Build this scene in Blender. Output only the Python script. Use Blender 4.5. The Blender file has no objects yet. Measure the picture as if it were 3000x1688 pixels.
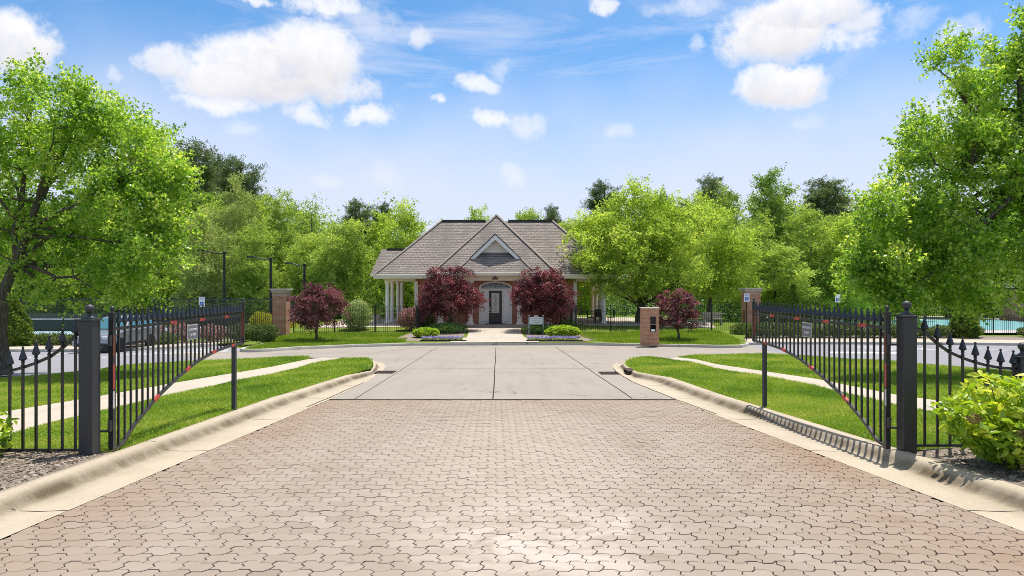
import bpy, math, random
import numpy as np
from mathutils import Vector, Matrix
from mathutils.geometry import delaunay_2d_cdt
random.seed(7); R = np.random.default_rng(11)
S = bpy.context.scene
COL = S.collection
PI = math.pi
CZ = 3.0            # eye height above the level of the car parks
F = 2000.0          # 24 mm lens on a 36 mm gate, in pixels of the 3000 px wide photograph

# ------------------------------------------------------------------ terrain profile
def H(d):
    if d < 15.6: return 1.14 - .0445*d
    if d < 39: return .446 - .0315*(d-15.6)
    if d < 78: return -.291
    return min(4.0, -.291 + .05*(d-78))
def at(px, py, dz=0.0):
    """ground point (x, y, z) seen at a pixel of the photograph"""
    d = 12.0
    for _ in range(60):
        d = d*.4 + .6*(CZ - H(d) - dz)*F/max(py-844, 1)
        d = min(d, 140)
    return ((px-1500)/F*d, d, H(d)+dz)
def pt(px, py, d):
    return Vector(((px-1500)/F*d, d, CZ-(py-844)/F*d))

# ------------------------------------------------------------------ object helpers
def tag(o, label=None, cat=None, group=None, kind=None):
    if label: o['label'] = label
    if cat: o['category'] = cat
    if group: o['group'] = group
    if kind: o['kind'] = kind
    return o
def wloc(o):
    p = Vector((0,0,0))
    while o is not None:
        p += o.location; o = o.parent
    return p
def thing(name, label, cat, loc=(0,0,0), group=None, rz=0):
    o = bpy.data.objects.new(name, None); COL.objects.link(o)
    o.location = loc; o.rotation_euler[2] = rz
    return tag(o, label, cat, group)
def np_obj(name, V, Fc, mat, parent=None, rnd=None, base=None, smooth=False, local=False):
    V = np.asarray(V, dtype=np.float64).reshape(-1,3); Fc = np.asarray(Fc, dtype=np.int32)
    off = np.array(wloc(parent)) if parent is not None else (np.array(base) if base is not None else np.zeros(3))
    if local: off = np.zeros(3)
    me = bpy.data.meshes.new(name)
    n, k = Fc.shape
    me.vertices.add(len(V)); me.vertices.foreach_set('co', (V-off).astype(np.float32).ravel())
    me.loops.add(n*k); me.loops.foreach_set('vertex_index', Fc.ravel())
    me.polygons.add(n); me.polygons.foreach_set('loop_start', np.arange(0, n*k, k, dtype=np.int32))
    if smooth: me.polygons.foreach_set('use_smooth', np.ones(n, dtype=bool))
    me.update(calc_edges=True)
    if rnd is not None:
        a = me.attributes.new('rnd', 'FLOAT', 'FACE'); a.data.foreach_set('value', np.asarray(rnd, dtype=np.float32))
    me.materials.append(mat)
    o = bpy.data.objects.new(name, me); COL.objects.link(o)
    if parent is not None: o.parent = parent
    elif base is not None: o.location = base
    return o
class MB:
    def __init__(s): s.v=[]; s.f=[]; s.m=[]; s.r=[]
    def add(s, vs, fs, mi=0, r=0.0):
        n=len(s.v); s.v += [tuple(v) for v in vs]
        for f in fs: s.f.append([n+i for i in f]); s.m.append(mi); s.r.append(r)
        return s
    def box(s, c, d, rz=0, mi=0):
        x,y,z = d[0]/2,d[1]/2,d[2]/2; ca,sa=math.cos(rz),math.sin(rz)
        vs=[]
        for dz in (-z,z):
            for dx,dy in ((-x,-y),(x,-y),(x,y),(-x,y)):
                vs.append((c[0]+dx*ca-dy*sa, c[1]+dx*sa+dy*ca, c[2]+dz))
        return s.add(vs, [(3,2,1,0),(4,5,6,7),(0,1,5,4),(1,2,6,5),(2,3,7,6),(3,0,4,7)], mi)
    def b2(s, lo, hi, mi=0):
        return s.box([(a+b)/2 for a,b in zip(lo,hi)], [abs(b-a) for a,b in zip(lo,hi)], 0, mi)
    def tube(s, pts, rad, n=6, mi=0, cap=True):
        pts=[Vector(p) for p in pts]
        if not hasattr(rad,'__len__'): rad=[rad]*len(pts)
        rings=[]; up=None
        for i,p in enumerate(pts):
            t=(pts[min(i+1,len(pts)-1)]-pts[max(i-1,0)])
            if t.length<1e-9: t=Vector((0,0,1))
            t.normalize()
            if up is None: up = Vector((1,0,0)) if abs(t.x)<.8 else Vector((0,1,0))
            a=(up-t*up.dot(t)).normalized(); b=t.cross(a); up=a
            rings.append([p+(a*math.cos(2*PI*j/n+PI/n)+b*math.sin(2*PI*j/n+PI/n))*rad[i] for j in range(n)])
        vs=[v for r in rings for v in r]; fs=[]
        for i in range(len(pts)-1):
            for j in range(n):
                fs.append((i*n+j, i*n+(j+1)%n, (i+1)*n+(j+1)%n, (i+1)*n+j))
        if cap: fs.append(tuple(range(n))[::-1]); fs.append(tuple((len(pts)-1)*n+j for j in range(n)))
        return s.add(vs, fs, mi)
    def bar(s, a, b, w, h=None, mi=0):
        """square bar from a to b, width w across, height h"""
        a=Vector(a); b=Vector(b); h=h or w; t=(b-a).normalized()
        ref = Vector((0,0,1)) if abs(t.z)<.95 else Vector((0,1,0))
        u=t.cross(ref).normalized()*(w/2); v=u.cross(t).normalized()*(h/2)
        vs=[p+q for p in (a,b) for q in (-u-v,u-v,u+v,-u+v)]
        return s.add(vs, [(3,2,1,0),(4,5,6,7),(0,1,5,4),(1,2,6,5),(2,3,7,6),(3,0,4,7)], mi)
    def lathe(s, prof, c, n=14, mi=0):
        vs=[]; fs=[]
        for r,z in prof:
            for j in range(n): vs.append((c[0]+r*math.cos(2*PI*j/n), c[1]+r*math.sin(2*PI*j/n), c[2]+z))
        for i in range(len(prof)-1):
            for j in range(n): fs.append((i*n+j, i*n+(j+1)%n, (i+1)*n+(j+1)%n, (i+1)*n+j))
        fs.append(tuple(range(n))[::-1]); fs.append(tuple((len(prof)-1)*n+j for j in range(n)))
        return s.add(vs, fs, mi)
    def extr(s, prof, path_fn, ts, mi=0):
        """sweep profile points; path_fn(t, p) -> xyz"""
        m=len(prof); vs=[path_fn(t,p) for t in ts for p in prof]; fs=[]
        for i in range(len(ts)-1):
            for j in range(m-1): fs.append((i*m+j, i*m+j+1, (i+1)*m+j+1, (i+1)*m+j))
        return s.add(vs, fs, mi)
    def prism(s, poly, z0, z1, axis='z', mi=0):
        n=len(poly)
        def q(p,w):
            return (p[0],p[1],w) if axis=='z' else ((p[0],w,p[1]) if axis=='y' else (w,p[0],p[1]))
        vs=[q(p,z0) for p in poly]+[q(p,z1) for p in poly]
        fs=[tuple(range(n))[::-1], tuple(range(n,2*n))]
        for i in range(n): fs.append((i,(i+1)%n,n+(i+1)%n,n+i))
        return s.add(vs, fs, mi)
    def ball(s, c, r, n=10, mi=0, sz=1.0):
        pr=[(max(1e-4,r*math.sin(PI*i/n)), -r*sz*math.cos(PI*i/n)) for i in range(n+1)]
        return s.lathe(pr, c, n+2, mi)
    def build(s, name, mats, parent=None, base=None, smooth=False, bevel=0, local=False, ang=40, rnd=False):
        off = wloc(parent) if parent is not None else (Vector(base) if base is not None else Vector((0,0,0)))
        if local: off=Vector((0,0,0))
        me=bpy.data.meshes.new(name)
        me.from_pydata([Vector(v)-off for v in s.v], [], s.f)
        if not isinstance(mats,(list,tuple)): mats=[mats]
        for m in mats: me.materials.append(m)
        if len(mats)>1: me.polygons.foreach_set('material_index', s.m)
        if rnd:
            a=me.attributes.new('rnd','FLOAT','FACE'); a.data.foreach_set('value', s.r)
        import bmesh
        bm=bmesh.new(); bm.from_mesh(me); bmesh.ops.recalc_face_normals(bm, faces=bm.faces); bm.to_mesh(me); bm.free()
        if smooth:
            me.polygons.foreach_set('use_smooth',[True]*len(me.polygons)); me.set_sharp_from_angle(angle=math.radians(ang))
        me.update()
        o=bpy.data.objects.new(name,me); COL.objects.link(o)
        if parent is not None: o.parent=parent
        elif base is not None: o.location=base
        if bevel:
            b=o.modifiers.new('bevel','BEVEL'); b.width=bevel; b.segments=2; b.limit_method='ANGLE'
        return o
def copy_tree(o, parent=None):
    c=o.copy(); COL.objects.link(c); c.parent=parent
    for ch in o.children: copy_tree(ch,c)
    return c
def text(name, s, size, loc, mat, parent, rz=0, rx=PI/2, ext=.002, sx=1):
    cu=bpy.data.curves.new(name,'FONT'); cu.body=s; cu.size=size; cu.extrude=ext; cu.align_x='CENTER'; cu.align_y='CENTER'
    tmp=bpy.data.objects.new('tmp',cu); COL.objects.link(tmp); dg=bpy.context.evaluated_depsgraph_get()
    me=bpy.data.meshes.new_from_object(tmp.evaluated_get(dg)); bpy.data.objects.remove(tmp); bpy.data.curves.remove(cu)
    me.materials.clear(); me.materials.append(mat)
    o=bpy.data.objects.new(name,me); COL.objects.link(o)
    o.parent=parent; o.location=Vector(loc)-wloc(parent) if parent else loc
    o.rotation_euler=(rx,0,rz); o.scale=(sx,1,1)
    return o

# ------------------------------------------------------------------ material helpers
class NT:
    def __init__(s, name):
        s.m=bpy.data.materials.new(name); s.m.use_nodes=True; s.t=s.m.node_tree; s.t.nodes.clear()
        s.out=s.n('ShaderNodeOutputMaterial')
    def n(s, typ, **k):
        nd=s.t.nodes.new(typ)
        for a,b in k.items(): setattr(nd,a,b)
        return nd
    def l(s,a,b): s.t.links.new(a,b)
    def val(s, sock, v):
        if hasattr(v,'links') or isinstance(v,bpy.types.NodeSocket): s.l(v,sock)
        else: sock.default_value=v
    def math(s,op,a,b=None,c=None,clamp=False):
        nd=s.n('ShaderNodeMath',operation=op,use_clamp=clamp); s.val(nd.inputs[0],a)
        if b is not None: s.val(nd.inputs[1],b)
        if c is not None: s.val(nd.inputs[2],c)
        return nd.outputs[0]
    def mix(s,fac,a,b,typ='MIX'):
        nd=s.n('ShaderNodeMix',data_type='RGBA',blend_type=typ)
        s.val(nd.inputs[0],fac); s.val(nd.inputs[6],c4(a)); s.val(nd.inputs[7],c4(b)); return nd.outputs[2]
    def noise(s,vec,scale,detail=4,rough=.55,dist=0):
        nd=s.n('ShaderNodeTexNoise'); nd.inputs['Scale'].default_value=scale; nd.inputs['Detail'].default_value=detail
        nd.inputs['Roughness'].default_value=rough; nd.inputs['Distortion'].default_value=dist
        if vec is not None: s.l(vec,nd.inputs['Vector'])
        return nd.outputs[0]
    def ramp(s,fac,stops):
        nd=s.n('ShaderNodeValToRGB'); e=nd.color_ramp.elements
        while len(e)<len(stops): e.new(.5)
        for i,(p,c) in enumerate(stops): e[i].position=p; e[i].color=c4(c)
        s.l(fac,nd.inputs[0]); return nd.outputs[0]
    def range(s,v,a,b,c=0.,d=1.):
        nd=s.n('ShaderNodeMapRange'); s.val(nd.inputs[0],v)
        for i,x in enumerate((a,b,c,d)): nd.inputs[i+1].default_value=x
        return nd.outputs[0]
    def obj(s): return s.n('ShaderNodeTexCoord').outputs['Object']
    def pos(s): return s.n('ShaderNodeNewGeometry').outputs['Position']
    def attr(s,name='rnd'): return s.n('ShaderNodeAttribute',attribute_name=name).outputs['Fac']
    def bump(s,h,strength=.3,dist=.02):
        nd=s.n('ShaderNodeBump'); nd.inputs['Strength'].default_value=strength; nd.inputs['Distance'].default_value=dist
        s.l(h,nd.inputs['Height']); return nd.outputs[0]
    def pbr(s,col,rough=.8,spec=.3,metal=0,nrm=None,**k):
        p=s.n('ShaderNodeBsdfPrincipled'); s.val(p.inputs['Base Color'],c4(col)); s.val(p.inputs['Roughness'],rough)
        p.inputs['Specular IOR Level'].default_value=spec; p.inputs['Metallic'].default_value=metal
        if nrm is not None: s.l(nrm,p.inputs['Normal'])
        for a,b in k.items(): s.val(p.inputs[a.replace('_',' ')],b)
        return p.outputs[0]
    def end(s,sh): s.l(sh,s.out.inputs[0]); return s.m
def c4(c):
    if isinstance(c,bpy.types.NodeSocket): return c
    return (c[0],c[1],c[2],1.0) if len(c)==3 else c
def sc(c,k): return tuple(x*k for x in c)

def leaf_mat(name, dark, mid, light, trans=.45, tcol=None, scale=.9, rough=.5, spec=.25):
    n=NT(name); a=n.attr(); nz=n.noise(n.pos(),scale,2)
    f=n.math('ADD',n.math('MULTIPLY',a,.55),n.math('MULTIPLY',n.range(nz,.3,.7),.45))
    col=n.ramp(f,[(0.08,dark),(.5,mid),(.95,light)])
    p=n.pbr(col,rough,spec)
    t=n.n('ShaderNodeBsdfTranslucent'); n.l(n.mix(1.0,col,tcol or (1.25,1.25,.5),'MULTIPLY'),t.inputs[0])
    mx=n.n('ShaderNodeMixShader'); mx.inputs[0].default_value=trans; n.l(p,mx.inputs[1]); n.l(t.outputs[0],mx.inputs[2])
    return n.end(mx.outputs[0])
def plain(name,col,rough=.6,spec=.4,metal=0,var=.12,scale=14,bump=0,**k):
    n=NT(name); nz=n.noise(n.obj(),scale,5)
    c=n.mix(n.range(nz,.3,.7),sc(col,1-var),sc(col,1+var))
    nr=n.bump(nz,bump,.01) if bump else None
    return n.end(n.pbr(c,rough,spec,metal,nr,**k))
def brick_mat(name,c1,c2,mortar,bw=.22,bh=.075):
    n=NT(name); sp=n.n('ShaderNodeSeparateXYZ'); n.l(n.pos(),sp.inputs[0])
    cb=n.n('ShaderNodeCombineXYZ'); n.l(n.math('ADD',sp.outputs[0],sp.outputs[1]),cb.inputs[0]); n.l(sp.outputs[2],cb.inputs[1])
    b=n.n('ShaderNodeTexBrick'); n.l(cb.outputs[0],b.inputs['Vector'])
    b.inputs['Color1'].default_value=c4(c1); b.inputs['Color2'].default_value=c4(c2); b.inputs['Mortar'].default_value=c4(mortar)
    b.inputs['Scale'].default_value=1; b.inputs['Brick Width'].default_value=bw; b.inputs['Row Height'].default_value=bh
    b.inputs['Mortar Size'].default_value=.006; b.inputs['Bias'].default_value=-.1
    nz=n.noise(n.pos(),3.,5); col=n.mix(n.range(nz,.3,.75,0,.45),b.outputs['Color'],sc(c2,.7))
    return n.end(n.pbr(col,.85,.2,0,n.bump(n.math('SUBTRACT',1.0,b.outputs['Fac']),.5,.01)))
# ------------------------------------------------------------------ materials
M={}
M['iron']=plain('black_iron',(.026,.028,.032),.33,.6,0,.35,60,.12)
M['iron_dull']=plain('weathered_black_iron',(.042,.044,.048),.5,.5,0,.4,90,.25)
M['far_iron']=plain('far_black_iron',(.015,.017,.016),.5,.4)
M['red_tape']=plain('red_reflective_tape',(.5,.06,.05),.4,.5)
M['white_tape']=plain('white_reflective_tape',(.6,.6,.58),.4,.5)
M['rust']=plain('rusty_brown_tape',(.2,.06,.03),.7,.3)
M['sign_grey']=plain('grey_sign_face',(.17,.17,.19),.5,.4)
M['white']=plain('white_paint',(.78,.78,.76),.5,.4,0,.04)
M['sign_white']=plain('white_sign_face',(.8,.82,.84),.45,.4,0,.03)
M['sign_shade']=plain('shaded_white_sign_face',(.60,.65,.66),.5,.3,0,.04)  # white sign face, its bluish shade put into the colour
M['sign_post']=plain('grey_green_sign_post',(.30,.36,.36),.6,.3)
M['sign_text']=plain('green_grey_lettering',(.16,.2,.2),.6,.3)
M['blue']=plain('blue_sign_paint',(.02,.13,.55),.5,.4,0,.03)
M['trim']=plain('cream_trim',(.80,.71,.57),.6,.3,0,.06,3)
M['column']=plain('cream_column_paint',(.88,.84,.77),.55,.3,0,.05,4)
M['stone']=plain('limestone_cap',(.5,.46,.4),.8,.2,0,.15,9,.15)
M['brick']=brick_mat('red_brown_brick',(.50,.21,.13),(.36,.135,.085),(.58,.5,.42))
M['pier_brick']=brick_mat('pier_brick',(.55,.27,.165),(.40,.175,.105),(.62,.52,.41),.21,.072)
M['door']=plain('black_door_paint',(.012,.015,.02),.35,.5,0,.1)
M['brass']=plain('bright_handle_metal',(.75,.7,.6),.3,.5,.8)
M['bark']=None
n=NT('bark'); p=n.obj(); mp=n.n('ShaderNodeMapping'); mp.inputs['Scale'].default_value=(1,1,.25); n.l(p,mp.inputs[0])
nz=n.noise(mp.outputs[0],22,6,.65); M['bark']=n.end(n.pbr(n.ramp(nz,[(.3,(.05,.04,.032)),(.55,(.13,.105,.085)),(.75,(.22,.19,.16))]),.9,.15,0,n.bump(nz,.6,.03)))
# foliage
M['leaf_near']=leaf_mat('bright_sweetgum_leaf',(.065,.17,.02),(.32,.52,.06),(.86,.86,.26),.55,(1.12,1.2,.5),.8,.3,.65)
M['leaf_yel']=leaf_mat('yellow_green_leaf',(.18,.30,.045),(.47,.60,.10),(.78,.80,.24),.52,(1.15,1.2,.6),.5)
M['leaf_mid']=leaf_mat('mid_green_leaf',(.11,.21,.04),(.35,.48,.09),(.68,.73,.22),.5,(1.15,1.2,.6),.4)
M['leaf_deep']=leaf_mat('deep_green_leaf',(.08,.17,.035),(.24,.38,.075),(.52,.61,.16),.46,(1.15,1.2,.6),.4)
M['leaf_pale']=leaf_mat('pale_olive_leaf',(.20,.27,.08),(.38,.46,.14),(.58,.62,.24),.44,(1.15,1.15,.7),.5)
M['pine']=leaf_mat('pine_needles',(.05,.095,.035),(.13,.19,.06),(.28,.34,.14),.3,(1.1,1.1,.8),.6)
M['maple_red']=leaf_mat('dark_red_maple_leaf',(.03,.010,.013),(.115,.030,.040),(.66,.21,.235),.3,(1.3,.75,.75),1.6,.42,.45)
M['maple_purple']=leaf_mat('purple_red_maple_leaf',(.06,.022,.028),(.19,.068,.08),(.55,.25,.28),.3,(1.3,.8,.85),1.6,.42,.4)
M['box']=leaf_mat('boxwood_leaf',(.045,.085,.025),(.11,.17,.05),(.28,.33,.13),.3,None,2.2)
M['arbor']=leaf_mat('arborvitae_leaf',(.05,.10,.02),(.13,.21,.03),(.33,.40,.06),.35,None,1.5)
M['varieg']=leaf_mat('variegated_leaf',(.12,.2,.06),(.36,.45,.17),(.75,.78,.42),.38,(1.1,1.1,.8),2.5)
M['azalea']=leaf_mat('pink_azalea_bloom',(.10,.16,.05),(.42,.24,.20),(.85,.42,.48),.3,(1.1,.9,.9),3)
M['yellow_leaf']=leaf_mat('golden_shrub_leaf',(.25,.28,.03),(.5,.5,.05),(.7,.65,.1),.4,None,2)
M['hyd']=leaf_mat('hydrangea_leaf',(.09,.21,.03),(.34,.50,.045),(.78,.76,.09),.48,None,3.,.32,.5)
M['hydflower']=leaf_mat('dried_hydrangea_bloom',(.22,.15,.06),(.42,.33,.14),(.6,.5,.25),.3,(1.1,1,.8),6)
M['lily']=leaf_mat('daylily_blade',(.17,.32,.04),(.40,.56,.06),(.66,.72,.14),.42,None,4)
M['cover']=leaf_mat('dark_groundcover_leaf',(.04,.10,.035),(.09,.19,.055),(.22,.34,.11),.34,None,3)
M['flower']=leaf_mat('pansy_mix',(.22,.16,.55),(.45,.38,.75),(.8,.7,.3),.3,(1,1,1),7)
M['grassblade']=leaf_mat('grass_blade',(.085,.19,.022),(.255,.385,.032),(.52,.52,.12),.42,(1.1,1.15,.6),.55,.5,.25)
# ground
n=NT('soil_grass'); nz=n.noise(n.pos(),.35,6); n2=n.noise(n.pos(),25,4)
M['turf']=n.end(n.pbr(n.mix(.4,n.ramp(nz,[(.3,(.085,.14,.018)),(.7,(.16,.22,.03))]),n.ramp(n2,[(.3,(.06,.105,.014)),(.7,(.2,.25,.045))])),.95,.1,0,n.bump(n2,.6,.03)))
def concrete(name,c,stain,sc1=.35,joint=None,amt=.5):
    n=NT(name); P=n.pos(); a=n.noise(P,sc1,6,.6); b=n.noise(P,9,5,.6); g=n.noise(P,160,2)
    mp=n.n('ShaderNodeMapping'); mp.inputs['Scale'].default_value=(2.2,.25,1); n.l(P,mp.inputs[0]); s2=n.noise(mp.outputs[0],1.1,5,.6)
    col=n.mix(n.range(a,.38,.72,0,amt),c,stain); col=n.mix(n.range(b,.4,.75,0,.35),col,sc(c,1.12))
    col=n.mix(n.range(s2,.5,.75,0,amt*.7),col,sc(stain,.85)); col=n.mix(n.range(g,.35,.65,0,.22),col,sc(stain,.8))
    if amt>=.5:
        w=n.n('ShaderNodeVectorMath',operation='ADD'); nz=n.n('ShaderNodeTexNoise'); nz.inputs['Scale'].default_value=1.3; nz.inputs['Detail'].default_value=6; n.l(P,nz.inputs['Vector']); n.l(P,w.inputs[0]); n.l(nz.outputs['Color'],w.inputs[1])
        vo=n.n('ShaderNodeTexVoronoi',feature='DISTANCE_TO_EDGE'); vo.inputs['Scale'].default_value=.24; n.l(w.outputs[0],vo.inputs['Vector'])
        col=n.mix(n.math('MULTIPLY',n.range(vo.outputs['Distance'],.0035,.0015),n.range(a,.5,.56,0,.75),clamp=True),col,(.09,.075,.06))
    return n.end(n.pbr(col,.88,.2,0,n.bump(g,.25,.004)))
M['concrete']=concrete('grey_concrete_road',(.325,.292,.255),(.235,.207,.177))
M['walk']=concrete('pale_concrete_walk',(.47,.42,.355),(.37,.325,.27),.6)
M['kerb_far']=concrete('far_kerb_concrete',(.48,.46,.41),(.33,.31,.27),.8)
M['asphalt']=concrete('sealed_asphalt',(.26,.255,.285),(.215,.212,.235),.3)
M['line']=plain('white_road_marking',(.72,.72,.72),.7,.2,0,.1,6)
M['joint']=plain('dark_joint_filler',(.045,.04,.035),.95,.1)
n=NT('near_kerb_concrete'); P=n.pos(); a=n.noise(P,1.1,6,.65); b=n.noise(P,30,4); g=n.noise(P,220,2); st=n.attr('grime')
mp=n.n('ShaderNodeMapping'); mp.inputs['Scale'].default_value=(.5,1.,.5); n.l(P,mp.inputs[0]); s2=n.noise(mp.outputs[0],1.7,9,.72)
col=n.mix(n.range(a,.35,.7,0,.55),(.44,.375,.285),(.30,.245,.175)); col=n.mix(n.range(b,.4,.7,0,.3),col,(.56,.51,.42))
gr=n.math('MULTIPLY',st,n.range(s2,.30,.58,.25,1.),clamp=True)
col=n.mix(n.math('MULTIPLY',gr,1.0),col,(.10,.075,.042)); col=n.mix(n.range(g,.62,.75,0,.5),col,(.75,.72,.66))
M['kerb']=n.end(n.pbr(col,.85,.2,0,n.bump(n.math('ADD',b,g),.3,.006)))
n=NT('paver'); P=n.pos(); r=n.attr(); g=n.noise(P,230,2,.6); a=n.noise(P,.55,5,.6); sp=n.n('ShaderNodeSeparateXYZ'); n.l(P,sp.inputs[0])
col=n.ramp(r,[(0,(.24,.195,.158)),(.35,(.30,.253,.209)),(.7,(.335,.288,.242)),(1,(.365,.323,.281))])
edge=n.math('ADD',n.range(n.math('ABSOLUTE',n.math('ADD',sp.outputs[0],.12)),2.3,4.3,0,1),n.range(sp.outputs[1],12.,15.5,0,.5))
col=n.mix(n.math('MULTIPLY',n.range(a,.3,.65,.1,.9),edge,clamp=True),col,(.24,.155,.10))
# pale lime bloom worn into the middle of the drive
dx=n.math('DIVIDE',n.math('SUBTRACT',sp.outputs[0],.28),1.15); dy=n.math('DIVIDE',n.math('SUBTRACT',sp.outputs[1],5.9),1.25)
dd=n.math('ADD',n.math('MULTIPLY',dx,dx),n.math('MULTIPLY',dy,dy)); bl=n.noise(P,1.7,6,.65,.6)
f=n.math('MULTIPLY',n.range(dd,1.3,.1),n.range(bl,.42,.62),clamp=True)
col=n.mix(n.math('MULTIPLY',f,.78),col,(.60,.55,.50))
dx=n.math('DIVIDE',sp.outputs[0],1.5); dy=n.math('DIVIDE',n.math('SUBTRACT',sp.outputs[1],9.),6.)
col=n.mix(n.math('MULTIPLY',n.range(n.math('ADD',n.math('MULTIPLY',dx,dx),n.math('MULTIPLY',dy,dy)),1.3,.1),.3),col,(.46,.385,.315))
tr=n.math('ABSOLUTE',n.math('SUBTRACT',n.math('ABSOLUTE',n.math('ADD',sp.outputs[0],.2)),2.1))
col=n.mix(n.math('MULTIPLY',n.range(tr,.55,.1,0,.4),n.range(bl,.35,.6),clamp=True),col,(.255,.195,.15))
oil=n.noise(P,2.6,3,.5); col=n.mix(n.range(oil,.70,.78,0,.55),col,(.14,.11,.095))
col=n.mix(n.range(g,.35,.65,0,.4),col,(.30,.245,.20))
M['paver']=n.end(n.pbr(col,.9,.15,0,n.bump(g,.35,.004)))
M['sand']=plain('dark_joint_sand',(.085,.058,.04),.95,.1,0,.4,8,.3)
n=NT('mulch'); P=n.pos(); v=n.n('ShaderNodeTexVoronoi'); v.inputs['Scale'].default_value=42; n.l(P,v.inputs['Vector']); nz=n.noise(P,60,5,.7)
M['mulch']=n.end(n.pbr(n.ramp(n.math('ADD',n.math('MULTIPLY',nz,.6),n.math('MULTIPLY',n.range(v.outputs['Distance'],0,.6),.4)),[(.3,(.07,.052,.038)),(.55,(.20,.16,.125)),(.8,(.38,.33,.28))]),.95,.1,0,n.bump(nz,.8,.03)))
n=NT('mulch_chip'); M['chip']=n.end(n.pbr(n.ramp(n.attr(),[(0,(.07,.05,.035)),(.5,(.22,.175,.135)),(1,(.44,.39,.335))]),.9,.15))
# shingles
n=NT('shingle'); P=n.pos(); sp=n.n('ShaderNodeSeparateXYZ'); n.l(P,sp.inputs[0])
cb=n.n('ShaderNodeCombineXYZ'); n.l(n.math('ADD',sp.outputs[0],n.math('MULTIPLY',sp.outputs[1],.6)),cb.inputs[0]); n.l(sp.outputs[2],cb.inputs[1])
b=n.n('ShaderNodeTexBrick'); n.l(cb.outputs[0],b.inputs['Vector']); b.inputs['Color1'].default_value=(.335,.292,.262,1); b.inputs['Color2'].default_value=(.24,.208,.186,1)
b.inputs['Mortar'].default_value=(.05,.043,.04,1); b.inputs['Scale'].default_value=1; b.inputs['Brick Width'].default_value=.62; b.inputs['Row Height'].default_value=.135; b.inputs['Mortar Size'].default_value=.02
mp=n.n('ShaderNodeMapping'); mp.inputs['Scale'].default_value=(1.,.12,.15); n.l(P,mp.inputs[0]); st=n.noise(mp.outputs[0],.9,5,.6); sp2=n.noise(P,9,4)
col=n.mix(n.range(st,.42,.66,0,.62),b.outputs['Color'],(.12,.112,.11)); col=n.mix(n.range(sp2,.35,.7,0,.3),col,(.34,.30,.27))
M['shingle']=n.end(n.pbr(col,.92,.15,0,n.bump(b.outputs['Fac'],-.5,.02)))
M['ridgecap']=plain('ridge_shingle',(.24,.21,.19),.9,.15,0,.2,5)
M['ridgevent']=plain('dark_ridge_vent',(.05,.06,.055),.9,.15)
n=NT('window_glass'); M['glass']=n.end(n.pbr((.035,.045,.05),.05,.6))
n=NT('blind'); P=n.pos(); sp=n.n('ShaderNodeSeparateXYZ'); n.l(P,sp.inputs[0]); w=n.math('FRACT',n.math('MULTIPLY',sp.outputs[2],14.))
M['blind']=n.end(n.pbr(n.mix(n.range(w,.75,.95),(.92,.91,.89),(.6,.6,.58)),.35,.5))
M['frost']=plain('frosted_door_glass',(.62,.6,.52),.25,.5,0,.15,6)
M['lead']=plain('dark_leaded_came',(.12,.09,.08),.5,.4)
M['court']=plain('blue_court_surface',(.33,.47,.56),.8,.2,0,.05,1)
M['courtline']=plain('white_court_line',(.75,.75,.75),.8,.2)
n=NT('pool_water'); nz=n.noise(n.pos(),2.5,3); M['water']=n.end(n.pbr((.30,.66,.74),.18,.5,0,n.bump(nz,.1,.02)))
M['deck']=plain('pale_pool_deck',(.52,.49,.45),.85,.2)
M['screen']=plain('dark_windscreen_cloth',(.12,.125,.115),.9,.1)
M['mesh']=plain('green_black_wire',(.03,.045,.04),.6,.3)
M['carbody']=plain('silver_grey_car_paint',(.33,.35,.38),.25,.6,.55,.02)
M['cardark']=plain('black_car_plastic',(.015,.015,.017),.5,.4)
M['carglass']=plain('sky_teal_car_glass',(.05,.20,.26),.04,.8,.25)  # teal is the sky's reflection, painted into the glass colour
M['tyre']=plain('rubber_tyre',(.018,.018,.02),.85,.2)
M['rim']=plain('alloy_rim',(.55,.56,.58),.3,.5,.8)
M['lamp']=plain('headlight_lens',(.7,.72,.75),.1,.6)
M['grate']=plain('rusty_cast_iron',(.06,.035,.028),.8,.3,0,.3,20,.2)
M['dark']=plain('dark_void',(.008,.008,.008),.95,.05)
M['wicker']=plain('dark_patio_furniture',(.03,.03,.033),.6,.3)
# ------------------------------------------------------------------ ground, roads, lawns
def drape(name, poly, zf, step, mat, label, cat=None, kind='structure', dz=0):
    poly=[(p[0],p[1]) for p in poly]
    a=np.array(poly); x0,y0=a.min(0); x1,y1=a.max(0)
    pts=[Vector(p) for p in poly]; n=len(pts)
    g=[]
    xs=np.arange(x0+step*.5,x1,step); ys=np.arange(y0+step*.5,y1,step)
    if len(xs)*len(ys):
        X,Y=np.meshgrid(xs,ys); q=np.stack([X.ravel(),Y.ravel()],1); q=q[inside(q,a)]
        g=[Vector(p) for p in q]
    r=delaunay_2d_cdt(pts+g, [(i,(i+1)%n) for i in range(n)], [], 1, 1e-4)
    V=[(v.x,v.y,zf(v.x,v.y)+dz) for v in r[0]]
    tri=[f for f in r[2] if len(f)==3]
    T=[]
    for f in tri:
        p,q,s=[V[i] for i in f]
        T.append(f if (q[0]-p[0])*(s[1]-p[1])-(q[1]-p[1])*(s[0]-p[0])>0 else f[::-1])
    o=np_obj(name,V,T,mat,smooth=True)
    tag(o,label,cat or name.replace('_',' '),None,kind); return o
def inside(q,poly):
    x,y=q[:,0],q[:,1]; r=np.zeros(len(q),bool); n=len(poly)
    for i in range(n):
        ax,ay=poly[i]; bx,by=poly[(i+1)%n]
        c=((ay>y)!=(by>y)); 
        with np.errstate(divide='ignore',invalid='ignore'):
            r^= c & (x<(bx-ax)*(y-ay)/(by-ay+1e-12)+ax)
    return r
flat=lambda x,y: H(y)
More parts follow.
